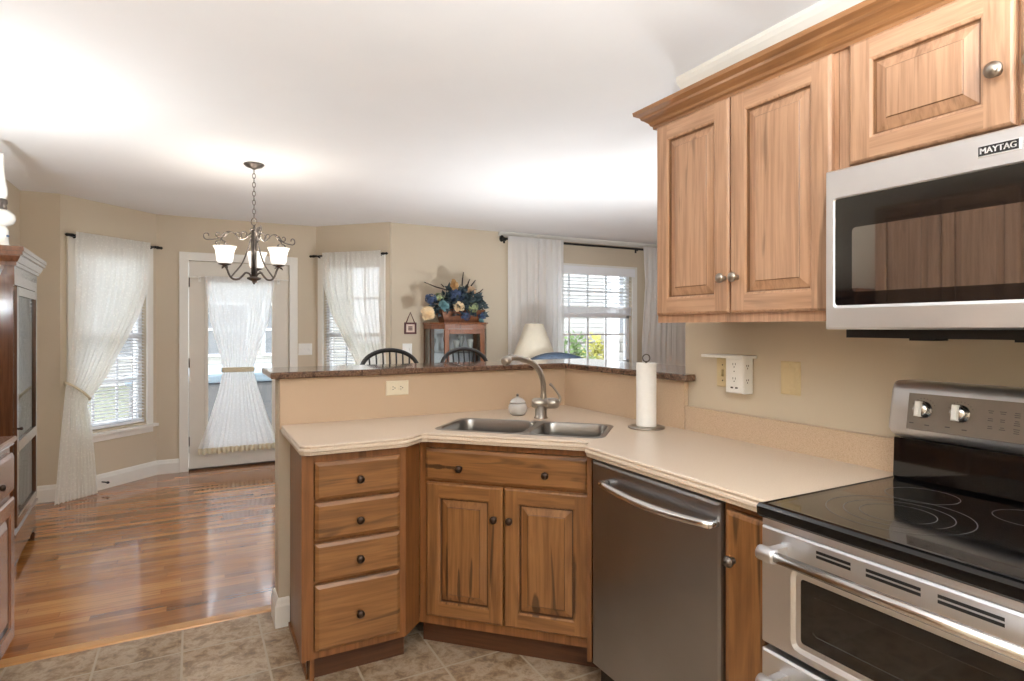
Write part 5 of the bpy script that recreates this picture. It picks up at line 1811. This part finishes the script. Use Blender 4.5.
for mt, u, v, r in flowers:
    c = px2(u, v, 5.47 + (0.05 if v < 300 else 0.0))
    mb = MB()
    if mt in ('petal_blue', 'petal_green'):            # mop-head of many small florets
        for k in range(46):
            th, el = rw.uniform(0, 2 * PI), math.asin(rw.uniform(-0.15, 1.0))
            nrm = Vector((math.cos(th) * math.cos(el), -math.sin(el), math.sin(th) * math.cos(el)))
            b = c + Vector((nrm.x, nrm.y * 0.55, nrm.z * 0.85)) * r * rw.uniform(0.75, 1.0)
            e1 = nrm.orthogonal().normalized()
            e2 = nrm.cross(e1)
            a0_ = rw.uniform(0, PI)
            for q in range(4):
                a = a0_ + q * PI / 2
                d1 = e1 * math.cos(a) + e2 * math.sin(a)
                d2 = nrm.cross(d1)
                l_ = r * 0.26
                mb.add([b, b + d1 * l_ * 0.6 + d2 * l_ * 0.42 + nrm * l_ * 0.2, b + d1 * l_ + nrm * l_ * 0.1, b + d1 * l_ * 0.6 - d2 * l_ * 0.42 + nrm * l_ * 0.2], [(0, 1, 2, 3)])
        mb.ball(c, r * 0.55, 10, (1, 0.6, 0.85))
    else:                                               # open ruffled bloom
        lean = Vector((rw.uniform(-.5, .5), -1.0, rw.uniform(0.0, .7))).normalized()
        e1 = lean.orthogonal().normalized()
        e2 = lean.cross(e1)
        for L_ in range(4):
            n_ = 8 - L_
            tilt = 0.05 + 0.30 * L_
            for k in range(n_):
                th = 2 * PI * (k + 0.5 * L_) / n_ + rw.uniform(-.2, .2)
                rad = e1 * math.cos(th) + e2 * math.sin(th)
                tl = tilt + rw.uniform(-.12, .12)
                dv = rad * math.cos(tl) + lean * math.sin(tl)
                sv = lean.cross(rad)
                up = dv.cross(sv) * -1
                ln, wd = r * (1.12 - 0.22 * L_) * rw.uniform(.8, 1.1), r * (0.46 - 0.05 * L_)
                b = c + lean * 0.003 * L_
                mb.add([b, b + dv * ln * .45 + sv * wd * .8, b + dv * ln * .85 + sv * wd + lean * ln * .12, b + dv * ln + sv * wd * .3, b + dv * ln * .93 - sv * wd * .3 + lean * ln * .06,
                        b + dv * ln * .85 - sv * wd * .95 + lean * ln * .14, b + dv * ln * .45 - sv * wd * .8, b + dv * ln * .6 - lean * ln * .1],
                       [(0, 1, 7), (1, 2, 7), (2, 3, 7), (3, 4, 7), (4, 5, 7), (5, 6, 7), (6, 0, 7)])
        mb.ball(c + lean * 0.012, r * 0.16, 8)
    f_ = obj('flower', mb, mt, t)
    f_['label'] = FLOWER_WORD[mt]
for pts_ in (((447, 290), (436, 287), (424, 282)), ((462, 286), (462.5, 279), (463.5, 272)), ((467, 287), (468.5, 282), (470, 279)), ((471, 286), (474, 282), (475.5, 280)), ((444, 287), (441, 284)), ((476, 294), (480, 292), (483, 289))):
    P = [px2(u, v, 5.50) for u, v in pts_]
    obj('twig', MB().tube(P, [0.007] * (len(P) - 1) + [0.004], 6), 'twig', t)

# ------------------------------------------------------------------ bar stools
def bar_stool(label, x, y, rz):
    t = thing('bar_stool', label, 'bar stool', (x, y, 0), rz, 'black bow-back stools at the granite bar')
    L_ = dict(local=True)
    SZ = 0.72
    mb = MB()
    def seat_ring(k, z):
        return [(k * 0.21 * math.copysign(abs(math.cos(a)) ** 0.75, math.cos(a)), k * 0.20 * math.copysign(abs(math.sin(a)) ** 0.75, math.sin(a)), z) for a in [2 * PI * i / 28 for i in range(28)]]
    mb.rings([seat_ring(0.9, SZ - 0.03), seat_ring(1.0, SZ - 0.015), seat_ring(1.0, SZ), seat_ring(0.93, SZ + 0.008), seat_ring(0.5, SZ - 0.002)])
    obj('seat', mb, 'black_paint', t, **L_)
    for sx in (-1, 1):
        for sy in (-1, 1):
            obj('leg', MB().tube([(sx * 0.13, sy * 0.12, SZ - 0.028), (sx * 0.155, sy * 0.15, 0.42), (sx * 0.19, sy * 0.19, 0.0)], [0.014, 0.02, 0.013], 10), 'black_paint', t, **L_)
    for sx in (-1, 1):
        obj('stretcher', MB().tube([(sx * 0.167, -0.164, 0.30), (sx * 0.167, 0.164, 0.30)], 0.011, 8), 'black_paint', t, **L_)
    obj('footrest', MB().tube([(-0.172, -0.17, 0.25), (0.172, -0.17, 0.25)], 0.012, 8), 'black_paint', t, **L_)
    # bow: a hoop from the seat's back edge
    ZT = 1.222
    bow = []
    for k in range(33):
        th = PI * k / 32
        xx = -0.182 * math.copysign(abs(math.cos(th)) ** 0.8, math.cos(th))
        zz = SZ + 0.0 + (ZT - SZ - 0.012) * (math.sin(th) ** 0.62)
        yy = 0.165 + 0.09 * (zz - SZ) / 0.5
        bow.append((xx, yy, zz))
    # shallow bow: lower posts then a wide arc like the photograph
    bow = [(-0.150, 0.150, SZ), (-0.166, 0.175, 0.88), (-0.178, 0.197, 1.03), (-0.180, 0.207, 1.095)]
    for k in range(1, 24):
        th = PI * (1 - k / 24)
        bow.append((0.180 * math.cos(th), 0.207 + 0.022 * math.sin(th), 1.095 + 0.118 * math.sin(th)))
    bow += [(0.180, 0.207, 1.095), (0.178, 0.197, 1.03), (0.166, 0.175, 0.88), (0.150, 0.150, SZ)]
    obj('bow', MB().tube(bow, 0.0135, 10), 'black_paint', t, **L_)
    # curved cross rail below the bow
    rail = []
    for k in range(13):
        f = k / 12 * 2 - 1
        rail.append((0.178 * f, 0.205 + 0.012 * (1 - f * f), 1.096 - 0.055 * (1 - f * f)))
    obj('cross_rail', MB().tube(rail, 0.009, 8), 'black_paint', t, **L_)
    for k in range(7):
        f = (k - 3) / 3.0
        xt = f * 0.128
        zt = 1.095 + 0.118 * math.sqrt(max(0.0, 1 - (xt / 0.18) ** 2))
        obj('spindle', MB().tube([(xt * 0.8, 0.155, SZ), (xt * 0.95, 0.20, 1.0), (xt, 0.216 + 0.01, zt)], [0.007, 0.0065, 0.005], 6), 'black_paint', t, **L_)
    return t


bar_stool('black bow-back stool at the bar, nearer the glazed door', 1.085, 3.42, math.radians(0))
bar_stool('black bow-back stool at the bar, in front of the curio cabinet', 1.625, 3.42, math.radians(10))

# ------------------------------------------------------------------ recliner and floor lamp in the living room
t = thing('recliner', 'dark blue upholstered chair seen just above the bar top', 'armchair', (2.92, 4.42, 0), math.radians(-27))
mb = MB()
mb.box(-0.30, 0.30, -0.35, 0.36, 0.10, 0.36)
obj('base', mb, 'leather_blue', t, local=True, bevel=0.03)
obj('seat', MB().box(-0.29, 0.29, -0.36, 0.20, 0.36, 0.50), 'leather_blue', t, local=True, bevel=0.05)
for sx in (-1, 1):
    obj('arm', MB().box(sx * 0.30 if sx > 0 else -0.42, 0.42 if sx > 0 else -0.30, -0.34, 0.36, 0.0, 0.62), 'leather_blue', t, local=True, bevel=0.05)
def bk(y, yo):
    out = []
    for k in range(17):
        f = k / 16
        x = -0.40 + 0.78 * f
        z = 0.94 + 0.205 * math.sin(PI * min(1.0, f * 1.05)) ** 0.5 * (1 - 0.25 * f)
        out.append((x, y, z))
    return [(-0.39, y, 0.48)] + out + [(0.37, y, 0.48)]
mb = MB().rings([bk(0.20, 0), bk(0.24, 0), bk(0.34, 0), bk(0.38, 0)])
obj('backrest', mb, 'leather_blue', t, local=True, bevel=0.03)

lx_, ly_ = 3.03, 5.19
t = thing('floor_lamp', 'lamp with a cream empire shade in front of the white sheer curtain', 'lamp', (lx_, ly_, 0))
obj('base', MB().lathe([(0.14, 0), (0.14, 0.015), (0.05, 0.03), (0.015, 0.05)], (lx_, ly_, 0), seg=28), 'pewter', t)
obj('pole', MB().lathe([(0.012, 0.04), (0.012, 0.6), (0.018, 0.62), (0.012, 0.64), (0.012, 1.16)], (lx_, ly_, 0), seg=12), 'pewter', t)
obj('lamp_shade', MB().lathe([(0.222, 1.048), (0.090, 1.392), (0.088, 1.392), (0.219, 1.05), (0.222, 1.048)], (lx_, ly_, 0), seg=40, cap=False), 'cream_shade', t)
obj('harp', MB().tube([(lx_, ly_, 1.15), (lx_ + 0.05, ly_, 1.25), (lx_, ly_, 1.37), (lx_ - 0.05, ly_, 1.25), (lx_, ly_, 1.15)], 0.004, 6).tube([(lx_ - 0.09, ly_, 1.375), (lx_ + 0.09, ly_, 1.375)], 0.003, 6), 'pewter', t)

# ------------------------------------------------------------------ chandelier
hx, hy = 0.355, 4.215
hz = ceil_z(hy)
t = thing('chandelier', 'pewter scrollwork chandelier with lit frosted shades over the dining area', 'chandelier', (hx, hy, 1.68))
obj('canopy', MB().lathe([(0.062, 0.0), (0.062, -0.006), (0.05, -0.018), (0.02, -0.028), (0.008, -0.036)], (hx, hy, hz)), 'pewter', t)
mb = MB()
zt, zb = hz - 0.034, 2.065
nl = 11
ln = (zt - zb) / nl
for k in range(nl):
    zc_ = zt - ln * (k + 0.5)
    ax = Vector((1, 0, 0)) if k % 2 else Vector((0, 1, 0))
    mb.tube([Vector((hx, hy, zc_)) + ax * 0.009 * math.cos(a) + Vector((0, 0, ln * 0.62 * math.sin(a))) for a in [2 * PI * q / 12 for q in range(12)]], 0.0024, 6, True)
obj('chain', mb, 'pewter', t)
mb = MB().tube([Vector((hx, hy, 2.04)) + Rv * 0.018 * math.cos(a) + Vector((0, 0, 0.024 * math.sin(a))) for a in [2 * PI * q / 18 for q in range(18)]], 0.003, 6, True)
mb.lathe([(0.006, 1.985), (0.009, 2.0), (0.006, 2.018)], (hx, hy, 0), seg=10)
obj('hanging_ring', mb, 'pewter', t)
mb = MB()
for k in range(4):
    a = k * PI / 2 + 0.4
    mb.tube([(hx + 0.012 * math.cos(a), hy + 0.012 * math.sin(a), 1.99), (hx + 0.012 * math.cos(a), hy + 0.012 * math.sin(a), 1.672)], 0.006, 8)
mb.lathe([(0.004, 1.634), (0.010, 1.646), (0.012, 1.654), (0.042, 1.668), (0.044, 1.676), (0.02, 1.684)], (hx, hy, 0), seg=18)
mb.lathe([(0.028, 1.985), (0.026, 1.992), (0.008, 1.998)], (hx, hy, 0), seg=18)
obj('column', mb, 'pewter', t)


def spiral(c, r0, a0_, turns, ea, n_=16, shrink=0.25):
    out = []
    for k in range(n_ + 1):
        f = k / n_
        r = r0 * (1 - (1 - shrink) * f)
        a = a0_ + turns * 2 * PI * f
        out.append(Vector(c) + ea * (r * math.cos(a)) + Vector((0, 0, r * math.sin(a))))
    return out


def scroll_wing(ea, kx=1.0):
    """a pair of wrought scrolls reaching out from the column"""
    mb = MB()
    O = Vector((hx, hy, 1.93))
    Zv = Vector((0, 0, 1))
    q = lambda a, z: O + ea * a * kx + Zv * z
    r = 0.0042
    mb.tube(smooth([q(0.02, 0.04), q(0.05, 0.01), q(0.085, -0.004), q(0.13, 0.035), q(0.165, 0.048), q(0.20, 0.03), q(0.225, 0.008), q(0.26, -0.002), q(0.30, -0.004)], 4) + spiral(q(0.305, 0.022), 0.026, -PI / 2, 0.8, ea, 14, 0.4), r, 6)
    mb.tube([q(0.085, -0.004)] + spiral(q(0.06, 0.028), 0.026, -0.6, 0.75, ea, 12, 0.35), r, 6)
    mb.tube([q(0.085, -0.004)] + spiral(q(0.11, 0.026), 0.022, PI + 0.6, -0.75, ea, 12, 0.35), r, 6)
    for s_ in (1, -1):
        mb.tube([q(0.16, s_ * 0.046), q(0.19, s_ * 0.022), q(0.215, 0.0)] + spiral(q(0.232, s_ * 0.03), 0.021, -s_ * 2.2, s_ * 0.8, ea, 12, 0.35), r, 6)
        mb.tube([q(0.215, 0.0)] + spiral(q(0.195, s_ * 0.03), 0.017, -s_ * 1.0, -s_ * 0.7, ea, 12, 0.35), r, 6)
    return mb


wing_dirs = [math.radians(a) for a in (152, 32, -88)]
for a, kx in zip(wing_dirs, (1.0, 1.0, 1.0)):
    obj('scroll', scroll_wing(Vector((math.cos(a), math.sin(a), 0)), kx), 'pewter', t)
arm_dirs = [(math.radians(200), 0.185), (math.radians(-43), 0.185), (math.radians(80), 0.185)]
for a, L_ in arm_dirs:
    ea = Vector((math.cos(a), math.sin(a), 0))
    O = Vector((hx, hy, 0))
    q = lambda r_, z: O + ea * r_ + Vector((0, 0, z - 0.042))
    k = L_ / 0.19
    pts_ = [(0.012, 1.715), (0.03, 1.742), (0.055, 1.748), (0.075, 1.728), (0.10, 1.706), (0.135, 1.703), (0.16, 1.725), (0.175, 1.76), (0.19, 1.785)]
    am = obj('arm', MB().tube(smooth([q(r_ * k, z) for r_, z in pts_]), 0.0065, 8).tube(smooth([q(0.015, 1.99), q(0.04, 1.90), q(0.075, 1.81), q(0.125 * k, 1.745), q(0.15 * k, 1.715)]), 0.005, 8), 'pewter', t)
    mb = MB().lathe([(0.006, 1.778), (0.014, 1.784), (0.036, 1.792), (0.038, 1.797), (0.012, 1.80)], q(L_, 0), seg=18)
    for s_ in (-1, 1):
        leafv = ea.cross(Vector((0, 0, 1))) * s_
        b = q(L_, 1.785)
        mb.add([b, b + leafv * 0.02 + ea * 0.012 - Vector((0, 0, 0.006)), b + leafv * 0.046 - Vector((0, 0, 0.02)), b + leafv * 0.02 - ea * 0.012 - Vector((0, 0, 0.006)), b + leafv * 0.022 - Vector((0, 0, 0.012))], [(0, 1, 2, 3), (0, 3, 4), (3, 2, 4), (2, 1, 4), (1, 0, 4)])
    obj('candle_cup', mb, 'pewter', am)
    obj('glass_shade', MB().lathe([(0.026, 1.797), (0.040, 1.802), (0.048, 1.82), (0.051, 1.85), (0.056, 1.88), (0.068, 1.905), (0.065, 1.905), (0.053, 1.878), (0.047, 1.825), (0.028, 1.803)], q(L_, 0), seg=28, cap=False), 'shade_glow', am)
    bulb('chandelier_bulb', q(L_, 1.905), CHANDELIER_W, 0.03, (1.0, 0.95, 0.88))

# ------------------------------------------------------------------ added unseen lamps that brighten the kitchen, living room and dining bay
def bowl_prof(r):
    return [(0.02, 0.0), (r * 0.5, 0.012), (r * 0.85, 0.05), (r, 0.10), (r * 0.985, 0.10), (r * 0.83, 0.055), (r * 0.48, 0.02), (0.001, 0.012)]


zc_ = ceil_z(-0.45)
t = thing('pendant_light', 'frosted bowl pendant over the kitchen floor', 'ceiling light', (0.30, -0.45, 1.60))
obj('bowl', MB().lathe(bowl_prof(0.24), (0.30, -0.45, 1.60), seg=40, cap=False), 'bowl_glow', t)
obj('canopy', MB().lathe([(0.06, 0.002), (0.06, -0.012), (0.02, -0.02)], (0.30, -0.45, zc_), seg=20), 'nickel', t)
for k in range(3):
    a = 2 * PI * k / 3
    obj('suspension_rod', MB().tube([(0.30 + 0.015 * math.cos(a), -0.45 + 0.015 * math.sin(a), zc_ - 0.015), (0.30 + 0.236 * math.cos(a), -0.45 + 0.236 * math.sin(a), 1.695)], 0.003, 6), 'nickel', t)
t = thing('torchiere', 'torchiere floor lamp with frosted bowl in the living room', 'lamp', (3.45, 2.85, 0))
obj('base', MB().lathe([(0.15, 0), (0.15, 0.015), (0.03, 0.04), (0.014, 0.06)], (3.45, 2.85, 0), seg=28), 'pewter', t)
obj('pole', MB().lathe([(0.013, 0.05), (0.013, 1.45)], (3.45, 2.85, 0), seg=12), 'pewter', t)
obj('bowl', MB().lathe(bowl_prof(0.19), (3.45, 2.85, 1.44), seg=36, cap=False), 'bowl_glow', t)

t = thing('torchiere', 'torchiere floor lamp with frosted bowl between the hutch and the china cabinet', 'lamp', (-0.98, 3.34, 0))
obj('base', MB().lathe([(0.14, 0), (0.14, 0.015), (0.03, 0.04), (0.014, 0.06)], (-0.98, 3.34, 0), seg=28), 'pewter', t)
obj('pole', MB().lathe([(0.013, 0.05), (0.013, 1.50)], (-0.98, 3.34, 0), seg=12), 'pewter', t)
obj('bowl', MB().lathe(bowl_prof(0.16), (-0.98, 3.34, 1.49), seg=36, cap=False), 'bowl_glow_soft', t)
t = thing('uplight', 'low floor uplight standing behind the peninsula', 'lamp', (2.3, 3.85, 0))
obj('base', MB().lathe([(0.15, 0), (0.15, 0.02), (0.05, 0.05), (0.02, 0.07)], (2.3, 3.85, 0), seg=28), 'pewter', t)
obj('pole', MB().lathe([(0.016, 0.06), (0.016, 0.83)], (2.3, 3.85, 0), seg=12), 'pewter', t)
obj('bowl', MB().lathe(bowl_prof(0.17), (2.3, 3.85, 0.82), seg=36, cap=False), 'bowl_glow', t)

# ------------------------------------------------------------------ outside
mb = MB().box(-30, 40, 6.56, 60, -0.30, -0.20)
struct('ground_lawn', mb, 'lawn')
mb = MB().box(-2.5, 3.2, 6.56, 10.5, -0.20, -0.06)
struct('patio', mb, 'grout')
t = thing('hot_tub', 'grey garden tub with blue-grey lid outside the glazed door', 'hot tub', (0.55, 8.6, -0.06))
obj('cabinet', MB().box(-0.6, 1.75, 7.6, 9.4, -0.06, 0.72), 'tub_grey', t, bevel=0.05)
obj('lid', MB().box(-0.64, 1.79, 7.56, 9.44, 0.722, 0.83), 'tub_lid', t, bevel=0.03)


def siding_wall(mb, x0, x1, y, z0, z1, pitch=0.13):
    z = z0
    while z < z1 - 1e-6:
        zz = min(z1, z + pitch)
        mb.rings([[(x, y, z), (x, y - 0.022, z), (x, y - 0.004, zz), (x, y, zz)] for x in (x0, x1)])
        z = zz


def house(label, x0, x1, y, wins, zb=-0.2, zt=5.2):
    t = thing('house', label, 'house', ((x0 + x1) / 2, y + 3, zb))
    mb = MB().box(x0, x1, y, y + 6, zb, zt)
    siding_wall(mb, x0, x1, y, zb, zt)
    obj('siding', mb, 'siding', t)
    mb = MB().rings([[(x, y - 0.5, zt), (x, y + 3, zt + 2.2), (x, y + 6.5, zt), (x, y + 6.5, zt - 0.1), (x, y - 0.5, zt - 0.1)] for x in (x0 - 0.4, x1 + 0.4)])
    obj('roof', mb, 'shingle', t)
    frh = frame((0, y, 0), (1, 0, 0), (0, -1, 0))
    for (a0_, a1_, b0_, b1_) in wins:
        mb = MB()
        for q in ((a0_ - 0.08, a0_, b0_ - 0.08, b1_ + 0.08), (a1_, a1_ + 0.08, b0_ - 0.08, b1_ + 0.08), (a0_, a1_, b0_ - 0.08, b0_), (a0_, a1_, b1_, b1_ + 0.08), (a0_, a1_, (b0_ + b1_) / 2 - 0.03, (b0_ + b1_) / 2 + 0.03)):
            mb.box(q[0], q[1], q[2], q[3], 0.0, 0.05, frh)
        w_ = obj('house_window', mb, 'vinyl', t)
        obj('pane', MB().box(a0_, a1_, b0_, b1_, 0.0, 0.025, frh), 'tub_grey', w_)
    return t


house('pale sided neighbouring house seen through the living room window', 9.2, 22, 14.5, [(11.42, 11.95, 0.15, 1.65), (11.42, 11.95, 2.0, 3.2), (16, 17, 0.4, 2.0)])
house('pale sided house beyond the tub outside the glazed door', -9, 4.5, 19, [(-2.2, -1.2, 0.6, 2.0), (0.4, 1.4, 0.6, 2.0), (1.9, 2.6, 0.6, 2.0)])


def shrub(label, x, y, r, h, matn, seed):
    t = thing('shrub', label, 'shrub', (x, y, -0.2))
    rnd = random.Random(seed)
    obj('stem', MB().tube([(x, y, -0.2), (x + 0.03, y, h * 0.5)], [0.03, 0.015], 6).tube([(x, y, 0.0), (x - r * 0.4, y, h * 0.6)], [0.02, 0.01], 6), 'twig', t)
    mb = MB()
    for k in range(420):
        th, el = rnd.uniform(0, 2 * PI), rnd.uniform(-1.2, 1.5)
        rr_ = r * rnd.uniform(0.35, 1.0)
        c = Vector((x + rr_ * math.cos(th) * math.cos(el), y + rr_ * math.sin(th) * math.cos(el), h * 0.5 + h * 0.5 * rr_ / r * math.sin(el)))
        d1 = Vector((rnd.uniform(-1, 1), rnd.uniform(-1, 1), rnd.uniform(-0.3, 1))).normalized()
        d2 = d1.orthogonal().normalized()
        s_ = rnd.uniform(0.05, 0.09)
        mb.add([c, c + d1 * s_ + d2 * s_ * 0.4, c + d1 * s_ * 2, c + d1 * s_ - d2 * s_ * 0.4], [(0, 1, 2, 3)])
    f_ = obj('leaves', mb, matn, t)
    f_['kind'] = 'stuff'


shrub('green leafy shrub at the left of the living room window view', 6.35, 9.4, 0.42, 1.25, 'leaf_green', 1)
shrub('yellow-green shrub in the middle of the living room window view', 7.25, 9.9, 0.36, 1.2, 'leaf_yellow', 2)
mb = MB()
for j in range(6):
    for k in range(16):
        x0_ = 7.0 + k * 0.42 + (0.2 if j % 2 else 0)
        z0_ = -0.2 + j * 0.235
        mb.rbox(x0_, x0_ + 0.40, z0_, z0_ + 0.22, 0, 0.05, frame((0, 12.0, 0), (1, 0, 0), (0, -1, 0)), 0.03)
mb.box(6.98, 13.9, 12.0, 12.3, -0.2, 1.21)
tag(obj('stone_wall', mb, 'stone', origin=(10, 12, -0.2)), 'low grey stone wall behind the shrubs outside the living room window', 'wall', kind='thing')
t = thing('porch_post', 'white square porch post outside the living room window', 'post', (6.2, 8.05, -0.2))
obj('shaft', MB().box(6.11, 6.29, 7.96, 8.14, -0.2, 3.2), 'vinyl', t, bevel=0.01)
obj('cap', MB().box(6.07, 6.33, 7.92, 8.18, 3.2, 3.3), 'vinyl', t)
obj('foot', MB().box(6.07, 6.33, 7.92, 8.18, -0.2, 0.0), 'vinyl', t)
